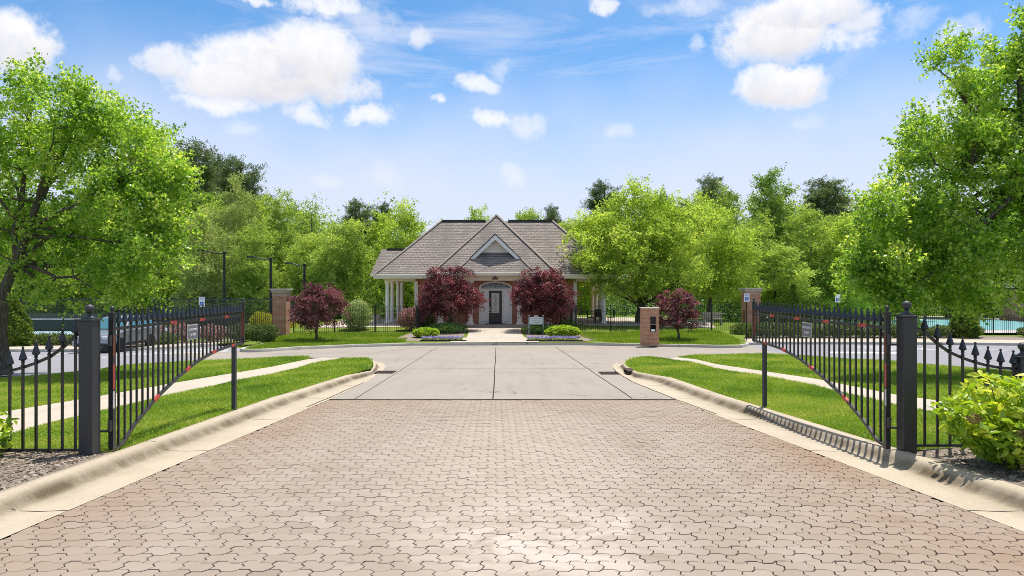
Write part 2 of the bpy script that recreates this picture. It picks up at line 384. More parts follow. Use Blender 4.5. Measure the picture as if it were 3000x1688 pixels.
# big ground sheet
ys=[-40,-10,0,5,10,15.6,20,25,30,39,50,60,78,90,110,130,160,220,400]; xs=[-260,-120,-60,-30,-15,0,15,30,60,120,260]
V=[(x,y,(H(y) if y>-40 else H(-40))-.12) for y in ys for x in xs]; m=len(xs)
Fq=[(j*m+i,j*m+i+1,(j+1)*m+i+1,(j+1)*m+i) for j in range(len(ys)-1) for i in range(m-1)]
tag(np_obj('ground',V,Fq,M['turf'],smooth=True),'grassy ground running back under the trees to the woods','ground',None,'structure')

# kerb lines of the drive
def xl(d): return -4.30+.012*(d-6)          # left edge of the pavers
def xr(d): return 4.45-.075*(d-6)
def bl(d): return -5.12-.02*(d-7) if d<15 else -5.28+.075*(d-15)  # back of the left kerb
def br(d): return 5.25-.057*(d-7)
# sand bed and interlocking pavers
V=[];ts=np.linspace(1.5,15.62,40)
for d in ts: V+= [(xl(d)-.02,d,H(d)-.012),(xr(d)+.02,d,H(d)-.012)]
sand=np_obj('sand_bed',V,[(2*i,2*i+1,2*i+3,2*i+2) for i in range(39)],M['sand']); tag(sand,'dark sand showing in the joints between the drive pavers','sand bed',None,'structure')
L=.225; PH=.172; AM=.022
def wave(t):
    t=t%1.0
    if t<.34: return 1.
    if t<.5: return 1-2*(t-.34)/.16
    if t<.84: return -1.
    return -1+2*(t-.84)/.16
K=[0,.17,.34,.42,.5,.67,.84,.92]
PATCH=[(random.uniform(-4,4),random.uniform(3,15),random.uniform(.5,1.6),random.uniform(-.2,.2)) for _ in range(26)]
mb=MB(); g=.0044
road_dx=lambda d: -.024*(d-5)
row=0; d=1.6
while d<15.45:
    off=(row%2)*.5
    x0=xl(d); x1=xr(d); k=math.floor((x0-road_dx(d))/L)-1
    while True:
        bx=(k+off)*L; k+=1
        wx=bx+road_dx(d)
        if wx+L*.85<x0: continue
        if wx+L*.15>x1: break
        jit=(random.uniform(-.0015,.0015),random.uniform(-.0015,.0015)); ph=(off)
        top=[(bx+t*L, d+PH+AM*wave(t+off)) for t in K+[1.0]]
        bot=[(bx+t*L, d+AM*wave(t+off+0.0)) for t in K+[1.0]]
        # side joints: a small Z
        def side(x,sgn):
            y0=d+AM*wave((x-bx)/L+off+1e-6 if sgn<0 else (x-bx)/L+off-1e-6); h=PH
            return [(x+.02,y0+h*.36),(x-.02,y0+h*.64)]
        ring=bot+side(bx+L,1)+top[::-1]+side(bx,-1)[::-1]
        cx=bx+L/2; cy=d+PH/2
        tilt=(random.gauss(0,.004),random.gauss(0,.004)); hz=random.gauss(0,.0012)
        P=[]
        for (x,y) in ring:
            x=cx+(x-cx)*(1-2*g/L); y=cy+(y-cy)*(1-2*g/PH)
            x=min(max(x+road_dx(d),x0+.004),x1-.004)
            P.append((x+jit[0],y+jit[1]))
        if max(p[0] for p in P)-min(p[0] for p in P)<.05: continue
        n=len(P); cxx=sum(p[0] for p in P)/n
        def zz(x,y): return H(y)+hz+(x-cxx)*tilt[0]+(y-cy)*tilt[1]
        vt=[(cxx+(x-cxx)*.975,cy+(y-cy)*.965,zz(x,y)) for x,y in P]; vm=[(x,y,zz(x,y)-.003) for x,y in P]; vb=[(x,y,zz(x,y)-.02) for x,y in P]
        fs=[tuple(range(n))]+[(n+i,n+(i+1)%n,(i+1)%n,i) for i in range(n)]+[(2*n+i,2*n+(i+1)%n,n+(i+1)%n,n+i) for i in range(n)]
        pa=sum(w*math.exp(-((cxx-a)**2+(cy-b)**2)/q/q) for a,b,q,w in PATCH)
        mb.add(vt+vm+vb,fs,0,min(1,max(0,.5+random.gauss(0,.15)+pa)))
    d+=PH; row+=1
me=bpy.data.meshes.new('paver_road'); me.from_pydata(mb.v,[],mb.f); me.materials.append(M['paver'])
a=me.attributes.new('rnd','FLOAT','FACE'); a.data.foreach_set('value',mb.r); me.update()
pv=bpy.data.objects.new('paver_road',me); COL.objects.link(pv); tag(pv,'pinkish tan drive of interlocking zigzag pavers between the gates','road',None,'structure')

# concrete street beyond the pavers
tipL=at(1134,1066); 
P=lambda x,y: at(x,y)[:2]
conc=[(xl(15.6),15.62)]+[P(1067,1121),P(1100,1100),P(1120,1085),P(1128,1072),P(1118,1064),P(1085,1056),P(1000,1050)]+[P(905,1048),P(800,1050),P(640,1058)]+[(-17,33)]+[(-13.2,34)]+\
     [(-13.5,37),(-8,40.5),(0,41),(8,40.5),(13.5,38)]+[P(2230,1024),P(2330,1043),P(2015,1050),P(1900,1051),P(1840,1056),P(1793,1072),P(1803,1090),P(1850,1118)]+[(xr(15.6),15.62)]
drape('concrete_road',conc,flat,1.0,M['concrete'],'grey concrete street crossing in front of the clubhouse','road',dz=.0)
# control joints of the concrete
mb=MB()
def jl(a,b,w,n=14):
    pts=[(a[0]+(b[0]-a[0])*i/n,a[1]+(b[1]-a[1])*i/n) for i in range(n+1)]
    t=Vector((b[0]-a[0],b[1]-a[1],0)).normalized(); s=Vector((-t.y,t.x,0))*w/2
    vs=[]
    for x,y in pts:
        j=random.uniform(-.012,.012)
        vs+=[(x+s.x*1+j*s.x/w*2,y+s.y+j*s.y/w*2,H(y)+.005),(x-s.x+j*s.x/w*2,y-s.y+j*s.y/w*2,H(y)+.005)]
    mb.add(vs,[(2*i,2*i+1,2*i+3,2*i+2) for i in range(n)])
jl(P(1445,1169),P(1453,1017),.03); jl(P(1035,1172),P(1282,1017),.02); jl(P(1852,1168),P(1628,1017),.028)
jl((xl(15.6),15.66),(xr(15.6),15.66),.055,30)
jl(P(1210,1081),P(1445,1080),.02); jl(P(1452,1081),P(1740,1080),.02); jl(P(1100,1033),P(1240,1017),.03)
jl(P(900,1192),P(1065,1121),.03); jl(P(2100,1214),P(1850,1118),.03)
tag(mb.build('expansion_joint',M['joint']),'dark expansion joints cut across the concrete street','joint',None,'structure')

# near kerbs with gutters, swept along the drive
def kerb(name,edge,back,sgn,ds,label,endcurve):
    prof=[(0,0,0),(.35,-.012,.0),(.55,-.006,.25),(.64,.005,.85),(.68,.025,1.),(.72,.06,.95),(.76,.10,.5),(.81,.124,.12),(.90,.13,.0),(1.0,.128,0),(1.0,-.1,0)]
    path=[(edge(d),back(d),d,d) for d in ds]+endcurve
    V=[];G=[];m=len(prof)
    for (e,b,ye,yb) in path:
        for (t,z,gm) in prof:
            x=e+(b-e)*t; y=ye+(yb-ye)*t
            V.append((x,y,H(y)+z+.003)); G.append(gm)
    Fq=[(i*m+j,i*m+j+1,(i+1)*m+j+1,(i+1)*m+j) for i in range(len(path)-1) for j in range(m-1)]
    if sgn>0: Fq=[f[::-1] for f in Fq]
    o=np_obj(name,V,Fq,M['kerb'],smooth=True)
    a=o.data.attributes.new('grime','FLOAT','POINT'); a.data.foreach_set('value',G)
    tag(o,label,'kerb',None,'structure'); return o
ds=[.5+i*.5 for i in range(41)]
# right and left ends sweep round to the cross street
def endL():
    r=[]
    for (ex,ey),(bx,by) in (((1100,1100),(1086,1086)),((1122,1086),(1093,1074)),((1132,1073),(1094,1064)),((1120,1063),(1090,1056)),((1085,1056),(1075,1050)),((1000,1050),(998,1047))):
        e=P(ex,ey); b=at(bx,by,.13)[:2]; r.append((e[0],b[0],e[1],b[1]))
    return r
def endR():
    r=[]
    for (ex,ey),(bx,by) in (((1845,1113),(1868,1090)),((1808,1092),(1842,1076)),((1793,1073),(1832,1066)),((1808,1062),(1838,1057)),((1845,1054),(1858,1050)),((1900,1050),(1902,1047))):
        e=P(ex,ey); b=at(bx,by,.13)[:2]; r.append((e[0],b[0],e[1],b[1]))
    return r
kL=[d for d in ds if d<20.2]; kR=[d for d in ds if d<19.6]
kerb('kerb',xl,bl,-1,kL,'stained buff concrete kerb and gutter on the left of the drive',endL())
kerb('kerb',xr,br,1,kR,'stained buff concrete kerb and gutter on the right of the drive',endR())
mb=MB()
for d in (3.6,6.6,9.6,12.6,15.9,18.6):
    for e,b in ((xl,bl),(xr,br)):
        vs=[];pr=[(0,.0),(.35,-.012),(.60,-.005),(.68,.02),(.73,.06),(.78,.105),(.83,.125),(.90,.13),(1.0,.128)]
        for t,z in pr:
            x=e(d)+(b(d)-e(d))*t; vs+=[(x,d-.006,H(d)+z+.006),(x,d+.006,H(d)+z+.006)]
        mb.add(vs,[(2*i,2*i+1,2*i+3,2*i+2) for i in range(len(pr)-1)])
tag(mb.build('kerb_joint',M['joint']),'thin contraction joints across the drive kerbs','joint',None,'structure')

# sidewalks, lawns, mulch
A=lambda x,y: at(x,y,.13)[:2]
swL_up=[A(0,1208),A(247,1168),A(516,1121),A(800,1074),A(905,1052)]; swL_lo=[A(0,1282),A(45,1268),A(148,1238),A(300,1203),A(471,1163),A(686,1117),A(800,1095),A(920,1066),A(1000,1050)]
ext=lambda a,b,k: (a[0]+(a[0]-b[0])*k,a[1]+(a[1]-b[1])*k)
swL=[ext(swL_up[0],swL_up[1],3)]+swL_up+[A(950,1048)]+swL_lo[::-1]+[ext(swL_lo[0],swL_lo[1],12)]
walkz=lambda x,y: H(y)+.132
drape('sidewalk',swL,walkz,1.2,M['walk'],'pale concrete sidewalk through the left lawn','sidewalk')
swR_up=[A(1985,1047),A(2040,1053),A(2100,1067),A(2390,1110),A(2622,1156),A(2728,1171),A(3000,1222)]; swR_lo=[A(1960,1051),A(2020,1062),A(2100,1080),A(2300,1114),A(2390,1133),A(2622,1187),A(2728,1207),A(3000,1275)]
swR=[ext(swR_lo[-1],swR_lo[-2],3)]+swR_lo[::-1]+swR_up+[ext(swR_up[-1],swR_up[-2],3)]
drape('sidewalk',swR,walkz,1.2,M['walk'],'pale concrete sidewalk through the right lawn','sidewalk')
fence_d=8.75
lawnz=lambda x,y: H(y)+.125
lotL=[A(-600,1130),A(0,1108),A(90,1102),A(247,1087),A(359,1073),A(561,1059),A(640,1055),A(800,1047),A(905,1046)]
lawnL_out=[p for p in lotL]+swL_up[::-1]+[ext(swL_up[0],swL_up[1],3)]
lawnL_in=swL_lo[1:]+[A(1040,1049),A(1075,1051),A(1089,1057),A(1092,1066),A(1087,1080),(bl(20),20)]+[(bl(d),d) for d in np.arange(19.5,8.9,-.5)]+[(-5.2,8.75),(-6.4,8.7),(-9.2,8.75),(-14,8.8)]+[(swL_lo[0][0]-2,swL_lo[0][1]-1.2)]
lotR=[A(1985,1046),A(2014,1044),A(2100,1039),A(2300,1039),A(2450,1049),A(2631,1062),A(2800,1076),A(3000,1091),A(3600,1122)]
lawnR_out=lotR+[ext(swR_up[-1],swR_up[-2],3)]+swR_up[::-1]
lawnR_in=[A(1832,1066),A(1838,1057),A(1870,1049),A(1905,1046),A(1945,1050)]+swR_lo[1:]+[ext(swR_lo[-1],swR_lo[-2],1)]+[(14,9.1),(10,9.05),(5.3,9.0)]+[(br(d)+.0,d) for d in np.arange(9.2,19.4,.5)]+[A(1868,1090),A(1842,1076)]
polys=[lawnL_out,lawnL_in,lawnR_out,lawnR_in]
for pl,lb in zip(polys,('mown lawn between the left sidewalk and the left car park','mown grass strip between the left sidewalk and the drive kerb','mown lawn between the right sidewalk and the right car park','mown grass strip between the right sidewalk and the drive kerb')):
    drape('lawn',pl,lawnz,.8,M['turf'],lb,'lawn')
mulL=[(-5.14,8.85),(bl(7),7),(bl(5),5),(bl(3),3),(-5.1,.5),(-14,.5),(-14,8.9),(-9,8.85)]
mulR=[(5.2,9.1),(14,9.2),(14,.5),(5.55,.5),(br(3),3),(br(5),5),(br(7),7)]
mz=lambda x,y: H(y)+.115+.03*math.sin(x*2.1)*math.sin(y*1.7)+min(.10,.06*max(0,abs(x)-5.3))
drape('mulch_bed',mulL,mz,.5,M['mulch'],'brown mulch bed in front of the left fence','mulch bed')
drape('mulch_bed',mulR,mz,.5,M['mulch'],'brown mulch bed in front of the right fence','mulch bed')
# loose mulch chips
def chips(polys,nper,name,label):
    V=[];Fc=[];rn=[];i=0
    for pl,n in polys:
        a=np.array(pl); lo=a.min(0); hi=a.max(0); q=R.uniform(lo,hi,(n*3,2)); q=q[inside(q,a)][:n]
        for x,y in q:
            l=random.uniform(.012,.04); w=random.uniform(.004,.01); an=random.uniform(0,6.3); t=random.uniform(-.5,.5)
            z=mz(x,y)+.006; c,s=math.cos(an),math.sin(an)
            for u,v in ((-l,-w),(l,-w),(l,w),(-l,w)): V.append((x+u*c-v*s,y+u*s+v*c,z+u*t*.5+v*.4))
            Fc.append((i,i+1,i+2,i+3)); i+=4; rn.append(random.random())
    return tag(np_obj(name,V,Fc,M['chip'],rnd=rn),label,'mulch chips',None,'stuff')
chips([([(-5.2,8.8),(-5.2,4.5),(-8.2,4.5),(-10.5,8.8)],9000),([(5.3,9.1),(5.4,4.5),(8,4.5),(10.5,9.1)],9000)],0,'mulch_chips','loose bark chips scattered over the mulch beds')

# grass blades
def blades(polys,label):
    Vs=[];Fs=[];rs=[];cnt=0
    for pl,dens,seed in polys:
        a=np.array([p[:2] for p in pl]); lo=a.min(0); hi=a.max(0); lo=np.maximum(lo,[-22,6]); hi=np.minimum(hi,[22,40])
        area=(hi-lo).prod(); n=int(area*dens); q=R.uniform(lo,hi,(n,2)); q=q[inside(q,a)]
        keep=R.random(len(q))<np.clip((11./q[:,1])**1.3,.12,1); vis=np.abs(q[:,0])<q[:,1]*.8+.5
        q=q[keep&vis]; n=len(q)
        if n==0: continue
        wd=(.0042+.00045*q[:,1])*R.uniform(.7,1.3,n); h=(.035+.0010*q[:,1])*R.uniform(.55,1.5,n)*(1+.35*np.sin(q[:,0]*1.9+1.3*np.sin(q[:,1]*1.1)))
        an=R.uniform(0,2*PI,n); lean=R.uniform(.3,1.6,n)*h; la=R.uniform(0,2*PI,n)
        z=np.array([H(y)+.118 for y in q[:,1]])
        base=np.stack([q[:,0],q[:,1],z],1); s=np.stack([np.cos(an)*wd,np.sin(an)*wd,0*an],1)
        tip=base+np.stack([np.cos(la)*lean,np.sin(la)*lean,h],1)
        V=np.stack([base-s,base+s,tip],1).reshape(-1,3)
        Vs.append(V); Fs.append(np.arange(3*n).reshape(-1,3)+cnt); cnt+=3*n
        patch=.5+.25*np.sin(q[:,0]*.9+q[:,1]*.7)+.2*np.sin(q[:,0]*3.1-q[:,1]*2.3)
        rs.append(np.clip(.6*R.random(n)+.42*patch+ (R.random(n)<.05)*.3,0,1))
    return tag(np_obj('grass',np.concatenate(Vs),np.concatenate(Fs),M['grassblade'],rnd=np.concatenate(rs)),label,'grass',None,'stuff')
GD=3600
blades([(pl,GD,0) for pl in polys],'bright green mown grass blades covering the lawns by the gates')

# car parks
lk=[P(-900,1034),P(0,1032),P(260,1031),P(470,1024),P(560,1019),P(640,1013),P(690,1016)]
parkL=lk+[P(735,1033),P(700,1044),P(560,1062)]+[(p[0],p[1]-.2) for p in lotL[::-1][3:]]+[(-60,20)]
drape('parking_lot',parkL,flat,2.,M['asphalt'],'blue grey asphalt car park on the left','parking lot',dz=-.004)
rk=[P(2165,1012),P(2260,1009),P(2500,1009),P(2700,1010),P(3000,1013),P(3900,1016)]
parkR=rk+[(60,20)]+[(p[0],p[1]-.2) for p in lotR[::-1][:-2]]+[P(2250,1040),P(2175,1022)]
drape('parking_lot',parkR,flat,2.,M['asphalt'],'blue grey asphalt car park on the right','parking lot',dz=-.004)
def kerbline(pts,h,w,label,name='kerb',mat='kerb_far',back=1,dz=0):
    n=len(pts);V=[];Fq=[]
    for i,p in enumerate(pts):
        a=Vector(pts[max(i-1,0)]); b=Vector(pts[min(i+1,n-1)]); t=(b-a).normalized(); s=Vector((-t.y,t.x))*w*back
        z=H(p[1])+dz
        for u,zz in ((0,-.05),(0.02,h-.02),(.12,h),(1,h),(1,-.05)): V.append((p[0]+s.x*u,p[1]+s.y*u,z+zz))
    m=5
    Fq=[(i*m+j,i*m+j+1,(i+1)*m+j+1,(i+1)*m+j) for i in range(n-1) for j in range(m-1)]
    o=np_obj(name,V,Fq,M[mat]); return tag(o,label,'kerb',None,'structure')
kerbline(lk[:-1],.15,.15,'grey kerb along the far side of the left car park')
kerbline(rk,.15,.15,'grey kerb along the far side of the right car park')
# walks and beds behind the car parks
up=lambda pts,k: [(p[0],p[1]+k) for p in pts]
beyond=lambda x,y: H(y)+.146
drape('sidewalk',up(lk[:-1],.1)+up(lk[:-1],2.6)[::-1],beyond,3.,M['walk'],'pale sidewalk beside the left car park kerb','sidewalk')
drape('sidewalk',up(rk,.1)+up(rk,2.6)[::-1],beyond,3.,M['walk'],'pale sidewalk beside the right car park kerb','sidewalk')
bedz=lambda x,y: H(y)+.12
drape('mulch_bed',up(lk[:-1],2.6)+up(lk[:-1],6.)[::-1],bedz,3.,M['mulch'],'mulch bed under the hedge of the left car park','mulch bed')
drape('mulch_bed',up(rk,2.6)+up(rk,6.)[::-1],bedz,3.,M['mulch'],'mulch bed under the hedge of the right car park','mulch bed')
# painted bays
mb=MB()
def pl(a,b,w=.10):
    t=Vector((b[0]-a[0],b[1]-a[1],0)).normalized(); s=Vector((-t.y,t.x,0))*w/2; n=8; vs=[]
    for i in range(n+1):
        x=a[0]+(b[0]-a[0])*i/n; y=a[1]+(b[1]-a[1])*i/n; vs+=[(x+s.x,y+s.y,H(y)+.005),(x-s.x,y-s.y,H(y)+.005)]
    mb.add(vs,[(2*i,2*i+1,2*i+3,2*i+2) for i in range(n)])
for x in (-32,-29.2,-26.4,-23.6,-20.6,-17.4):
    pl((x,28.4),(x-.3,33.2))
for i in range(6): pl((-17.2+i*.5,31.2+i*.3),(-16.6+i*.5,35.5),.12)
pl((-17.3,30.8),(-14.0,33.6),.12); pl((-16.9,35.8),(-14.2,33.8),.12)
pl((15.2,32.6),(18.4,32.4),.9)
for x in (18.6,21.6,24.6,27.6,30.6,33.6): pl((x,33.8),(x+.2,38.8))
for i in range(9): pl((18.8+i*.32,34.4),(19.4+i*.32,38.4),.1)
tag(mb.build('parking_lines',M['line']),'white painted parking lines on both car parks','road marking',None,'structure')

# clubhouse island
isl_front=[(-13.75,35.6),(-13.62,34.5),(-13.4,33.6),(-13.05,33.05),(-12.65,32.85),(-12.2,33.0),(-11.85,33.45),(-11.5,34.2),P(882,1024),P(1046,1017),P(1200,1013),P(1450,1012),P(1700,1011.5),P(1923,1016),P(2050,1018.5),P(2120,1020),P(2172,1019)]
isl=[(a,b) for a,b in isl_front]+[P(2195,1014),P(2180,1006)]+[(14.9,43.5),(15.6,47),(18,52),(14,66),(-14,66),(-18,52),(-15.4,45)]+[(-14.6,40.5),(-13.9,37.5)]
def islz(x,y):
    z0=-.14
    if y<39: z=H(y)+.145
    else: z=z0+(y-39)*.05 if y<50 else .41
    return z
drape('island_ground',isl,islz,1.0,M['turf'],'grassy island in front of the clubhouse','lawn',dz=-.012)
kerbline([(-14.6,40.5),(-13.9,37.5)]+isl_front+[P(2195,1014),P(2180,1006)],.15,.16,'pale concrete kerb round the clubhouse island')
mb=MB()
for t in np.linspace(-12,12,11):
    pass
lawnI_L=[(-13.5,35.6),(-13.2,33.9),(-12.7,33.15),(-12.2,33.3),(-11.6,34.5),(-10.9,35.7),(-6.2,39.5),P(1195,1004),(-7.1,41.2),(-6.5,44.0),(-13.9,44.0),(-14.3,41.8),(-14.2,40),(-13.7,37.5)]
lawnI_R=[(4.8,40.2),(7.2,38.2),(8.4,38.0),(11.,37.0),P(2120,1017),P(2170,1014),P(2168,1007),(13.6,42.5),(13.6,45.),(12.9,45.6),(4.4,43.9),(4.2,42)]
blades([(lawnI_L,5200,0),(lawnI_R,5200,0)],'bright green mown grass blades on the clubhouse island') if False else None
def islblades(pls):
    Vs=[];Fs=[];rs=[];cnt=0
    for pl in pls:
        a=np.array([p[:2] for p in pl]); lo=a.min(0); hi=a.max(0); n=int((hi-lo).prod()*650); q=R.uniform(lo,hi,(n,2)); q=q[inside(q,a)]; n=len(q)
        wd=R.uniform(.012,.022,n); h=R.uniform(.05,.12,n); an=R.uniform(0,2*PI,n); z=np.array([islz(x,y)-.02 for x,y in q])
        base=np.stack([q[:,0],q[:,1],z],1); s=np.stack([np.cos(an)*wd,np.sin(an)*wd,0*an],1); tip=base+np.stack([R.normal(0,.03,n),R.normal(0,.03,n),h],1)
        Vs.append(np.stack([base-s,base+s,tip],1).reshape(-1,3)); Fs.append(np.arange(3*n).reshape(-1,3)+cnt); cnt+=3*n; rs.append(R.random(n))
    tag(np_obj('grass',np.concatenate(Vs),np.concatenate(Fs),M['grassblade'],rnd=np.concatenate(rs)),'bright green mown grass blades on the clubhouse island','grass',None,'stuff')
islblades([lawnI_L,lawnI_R])
# island beds and walk
wk=[(-3.6,39.25),(1.6,39.25),(1.5,40.2),(.75,41.6),(.6,44),(.6,46.8),(3.,47.2),(3,50.3),(-5.5,50.3),(-5.5,47.2),(-3.,46.8),(-2.8,44),(-2.75,41.6),(-3.5,40.2)]
drape('walkway',wk,islz,.8,M['walk'],'concrete walkway leading up to the clubhouse door','walkway',dz=.012)
drape('mulch_bed',[(-7.0,41.0),(-6.3,40.0),(-3.7,39.6),(-3.0,41.6),(-3.0,46.6),(-5.6,47.1),(-6.4,44.6)],islz,.8,M['mulch'],'planting bed on the left of the clubhouse walkway','mulch bed',dz=.006)
drape('mulch_bed',[(5.2,40.6),(4.2,39.7),(1.9,39.6),(.9,41.8),(.8,46.6),(3.2,47.1),(4.2,44.4)],islz,.8,M['mulch'],'planting bed on the right of the clubhouse walkway','mulch bed',dz=.006)
drape('patio',[(-14,47),(-7.5,47.5),(-7.5,58),(-14,58)],islz,1.5,M['walk'],'pale concrete patio left of the clubhouse','patio',dz=.012)
drape('patio',[(5,48.5),(14,47),(16,54),(10,60),(5,60)],islz,1.5,M['walk'],'pale concrete patio right of the clubhouse','patio',dz=.012)
# court and pool
cz=lambda x,y: H(y)
drape('tennis_court',[(-46,47.3),(-15.5,47.3),(-15.5,57.5),(-46,57.5)],cz,6,M['court'],'pale blue tennis court behind the chain link fence','tennis court',dz=.06)
mb=MB()
for y in (48.5,52,56.5):
    mb.b2((-44,y-.04,-.225),(-17,y+.04,-.222))
for x in (-42,-30,-18): mb.b2((x-.04,48.5,-.220),(x+.04,56.5,-.217))
tag(mb.build('court_lines',M['courtline']),'white lines painted on the tennis court','court marking',None,'structure')
drape('pool_deck',[(26,49.5),(60,49.5),(60,78),(26,78)],cz,6,M['deck'],'pale deck round the swimming pool','pool deck',dz=.05)
drape('pool_water',[(27.5,52.3),(54,52.3),(54,70),(27.5,70)],cz,6,M['water'],'pale turquoise water of the swimming pool','pool',dz=.075)
# ------------------------------------------------------------------ plants
def leaves(P, size, up=.5, seed=0, asp=.62, fold=.25, out=None, ow=0):
    """one folded diamond per point -> V, F"""
    n=len(P); nr=R.normal(0,1,(n,3)); nr/=np.linalg.norm(nr,axis=1,keepdims=True); nr[:,2]+=up
    if out is not None: nr+=out*ow
    nr/=np.linalg.norm(nr,axis=1,keepdims=True)
    a=R.normal(0,1,(n,3)); a[:,2]-=.35; a-=nr*(a*nr).sum(1,keepdims=True); a/=np.linalg.norm(a,axis=1,keepdims=True); b=np.cross(nr,a)
    l=(size*R.uniform(.65,1.3,n))[:,None]; w=l*asp*.5
    v0=P-a*l*.5; v2=P+a*l*.5; m=P-a*l*.05+nr*l*0
    v1=m-b*w+nr*w*fold*2; v3=m+b*w+nr*w*fold*2
    V=np.stack([v0,v1,v2,v3],1).reshape(-1,3); i=np.arange(n)*4
    Fq=np.concatenate([np.stack([i,i+1,i+2],1),np.stack([i,i+2,i+3],1)],1).reshape(-1,3)
    return V,Fq
def lobed(P,size,up=.5):
    """five pointed leaf (two bent halves) for the trees near the camera"""
    n=len(P); nr=R.normal(0,1,(n,3)); nr/=np.linalg.norm(nr,axis=1,keepdims=True); nr[:,2]+=up; nr/=np.linalg.norm(nr,axis=1,keepdims=True)
    a=R.normal(0,1,(n,3)); a[:,2]-=.5; a-=nr*(a*nr).sum(1,keepdims=True); a/=np.linalg.norm(a,axis=1,keepdims=True); b=np.cross(nr,a)
    l=(size*R.uniform(.6,1.3,n))[:,None]
    sh=[(-.45,0,0),(-.1,-.5,.12),(.02,-.2,.05),(.55,0,-.08),(.02,.2,.05),(-.1,.5,.12)]
    V=np.stack([P+a*l*u+b*l*v+nr*l*w for u,v,w in sh],1).reshape(-1,3); i=np.arange(n)*6
    Fq=np.concatenate([np.stack(t,1) for t in ((i,i+1,i+2),(i,i+2,i+3),(i,i+3,i+4),(i,i+4,i+5))],1).reshape(-1,3)
    return V,Fq
def clusters(ells, n, shell=2.6):
    w=np.array([e[3]*e[4]*e[5] for e in ells])**.8; w/=w.sum(); out=[]
    while len(out)<n:
        e=ells[R.choice(len(ells),p=w)]; v=R.normal(0,1,3); v/=np.linalg.norm(v); r=R.random()**(1/shell)
        p=np.array(e[:3])+v*r*np.array(e[3:6])
        ok=all(np.linalg.norm(p-q)>.35*min(e[3:6])*.45 for q in out[-40:])
        if ok or R.random()<.1: out.append(p)
    return np.array(out)
def bez(a,b,c,n): return [(a*(1-t)**2+b*2*t*(1-t)+c*t*t) for t in np.linspace(0,1,n)]
def make_tree(root, trunk_pts, tr, ells, ncl, npl, lsize, mat, csig=.5, shell=2.6, limbs=9, lob=False, twigs=True, up=.5, asp=.62, barkmat=None, forks=None, drop=.0, sag=.1, lname='crown', rt=1, sprigs=7, vert=.7):
    """trunk, limbs and twigs plus a crown of separate leaves"""
    mb=MB(); T=[np.array(p,float) for p in trunk_pts]; n=len(T)
    rad=[tr*(1-.55*i/(n-1)) for i in range(n)]; rad[0]*=1.35
    mb.tube(T,rad,8)
    cl=clusters(ells,ncl,shell)
    order=[int(R.integers(ncl))]; dist=np.linalg.norm(cl-cl[order[0]],axis=1)
    while len(order)<min(limbs,ncl):
        k=int(dist.argmax()); order.append(k); dist=np.minimum(dist,np.linalg.norm(cl-cl[k],axis=1))
    nodes=[];
    zt=T[-1][2]; z0=T[0][2]
    for i,p in enumerate(T[len(T)//2:]): nodes.append((p,rad[len(T)//2+i]*.6))
    for k in order:
        c=cl[k]; ti=int(R.integers(len(T)//2,n)); a=T[ti]
        if c[2]<a[2]-1: ti=len(T)//2; a=T[ti]
        mid=a*.55+c*.45; mid[2]=max(mid[2],a[2]*.4+c[2]*.6)+R.normal(0,.12)*np.linalg.norm(c-a)*.3
        b=bez(a,mid,c,8); b=[p+R.normal(0,.05,3)*(0<i<7) for i,p in enumerate(b)]
        r0=rad[ti]*R.uniform(.42,.62)*rt; rs=[r0*(1-.86*i/7) for i in range(8)]
        mb.tube(b,rs,6,cap=False)
        for i in range(1,8): nodes.append((b[i],rs[i]))
    if twigs:
        NP=np.array([q[0] for q in nodes])
        for k in range(ncl):
            if k in order: continue
            c=cl[k]; dd=np.linalg.norm(NP-c,axis=1)+.6*np.maximum(0,NP[:,2]-c[2]); j=int(dd.argmin()); a=NP[j]
            m=(a+c)/2; m[2]+=.12*np.linalg.norm(c-a); b=bez(a,m,c,4); r0=min(nodes[j][1]*.6,.035*max(1,tr/.2))
            mb.tube(b,[r0,r0*.7,r0*.45,r0*.2],4,cap=False)
    mb.build('trunk',barkmat or M['bark'],root,smooth=True)
    sz=R.uniform(.65,1.35,ncl); cnt=(npl*sz**2).astype(int); Pn=[]; cm=cl.mean(0)
    for k in range(ncl):
        m=sprigs; o=cl[k]-cm; o/=np.linalg.norm(o)+1e-6
        dr=R.normal(0,1,(m,3))*np.array([1,1,vert]); dr/=np.linalg.norm(dr,axis=1,keepdims=True); dr=dr*.8+o*.55; dr[:,2]+=.12; dr/=np.linalg.norm(dr,axis=1,keepdims=True)
        ln=csig*sz[k]*R.uniform(.9,2.1,m); j=R.integers(0,m,cnt[k]); t=R.random(cnt[k])**.75
        q=dr[j]*(ln[j]*t)[:,None]+R.normal(0,1,(cnt[k],3))*(csig*sz[k]*.25*(1.25-.7*t))[:,None]; q[:,2]-=sag*(ln[j]*t)**2*.9; Pn.append(cl[k]+q)
    Pn=np.concatenate(Pn); rr=np.repeat(R.normal(0,.13,ncl),cnt)
    V,Fq=(lobed if lob else leaves)(Pn,lsize,up) if lob else leaves(Pn,lsize,up,asp=asp)
    per=len(Fq)//len(Pn); rnd=np.clip(np.repeat(R.random(len(Pn))+rr,per),0,1)
    np_obj(lname,V,Fq,mat,root,rnd=rnd)
    return root
def E(px,py,rx,ry,d,rd):
    p=pt(px,py,d); return (p.x,p.y,p.z,rx*d/F,rd,ry*d/F)

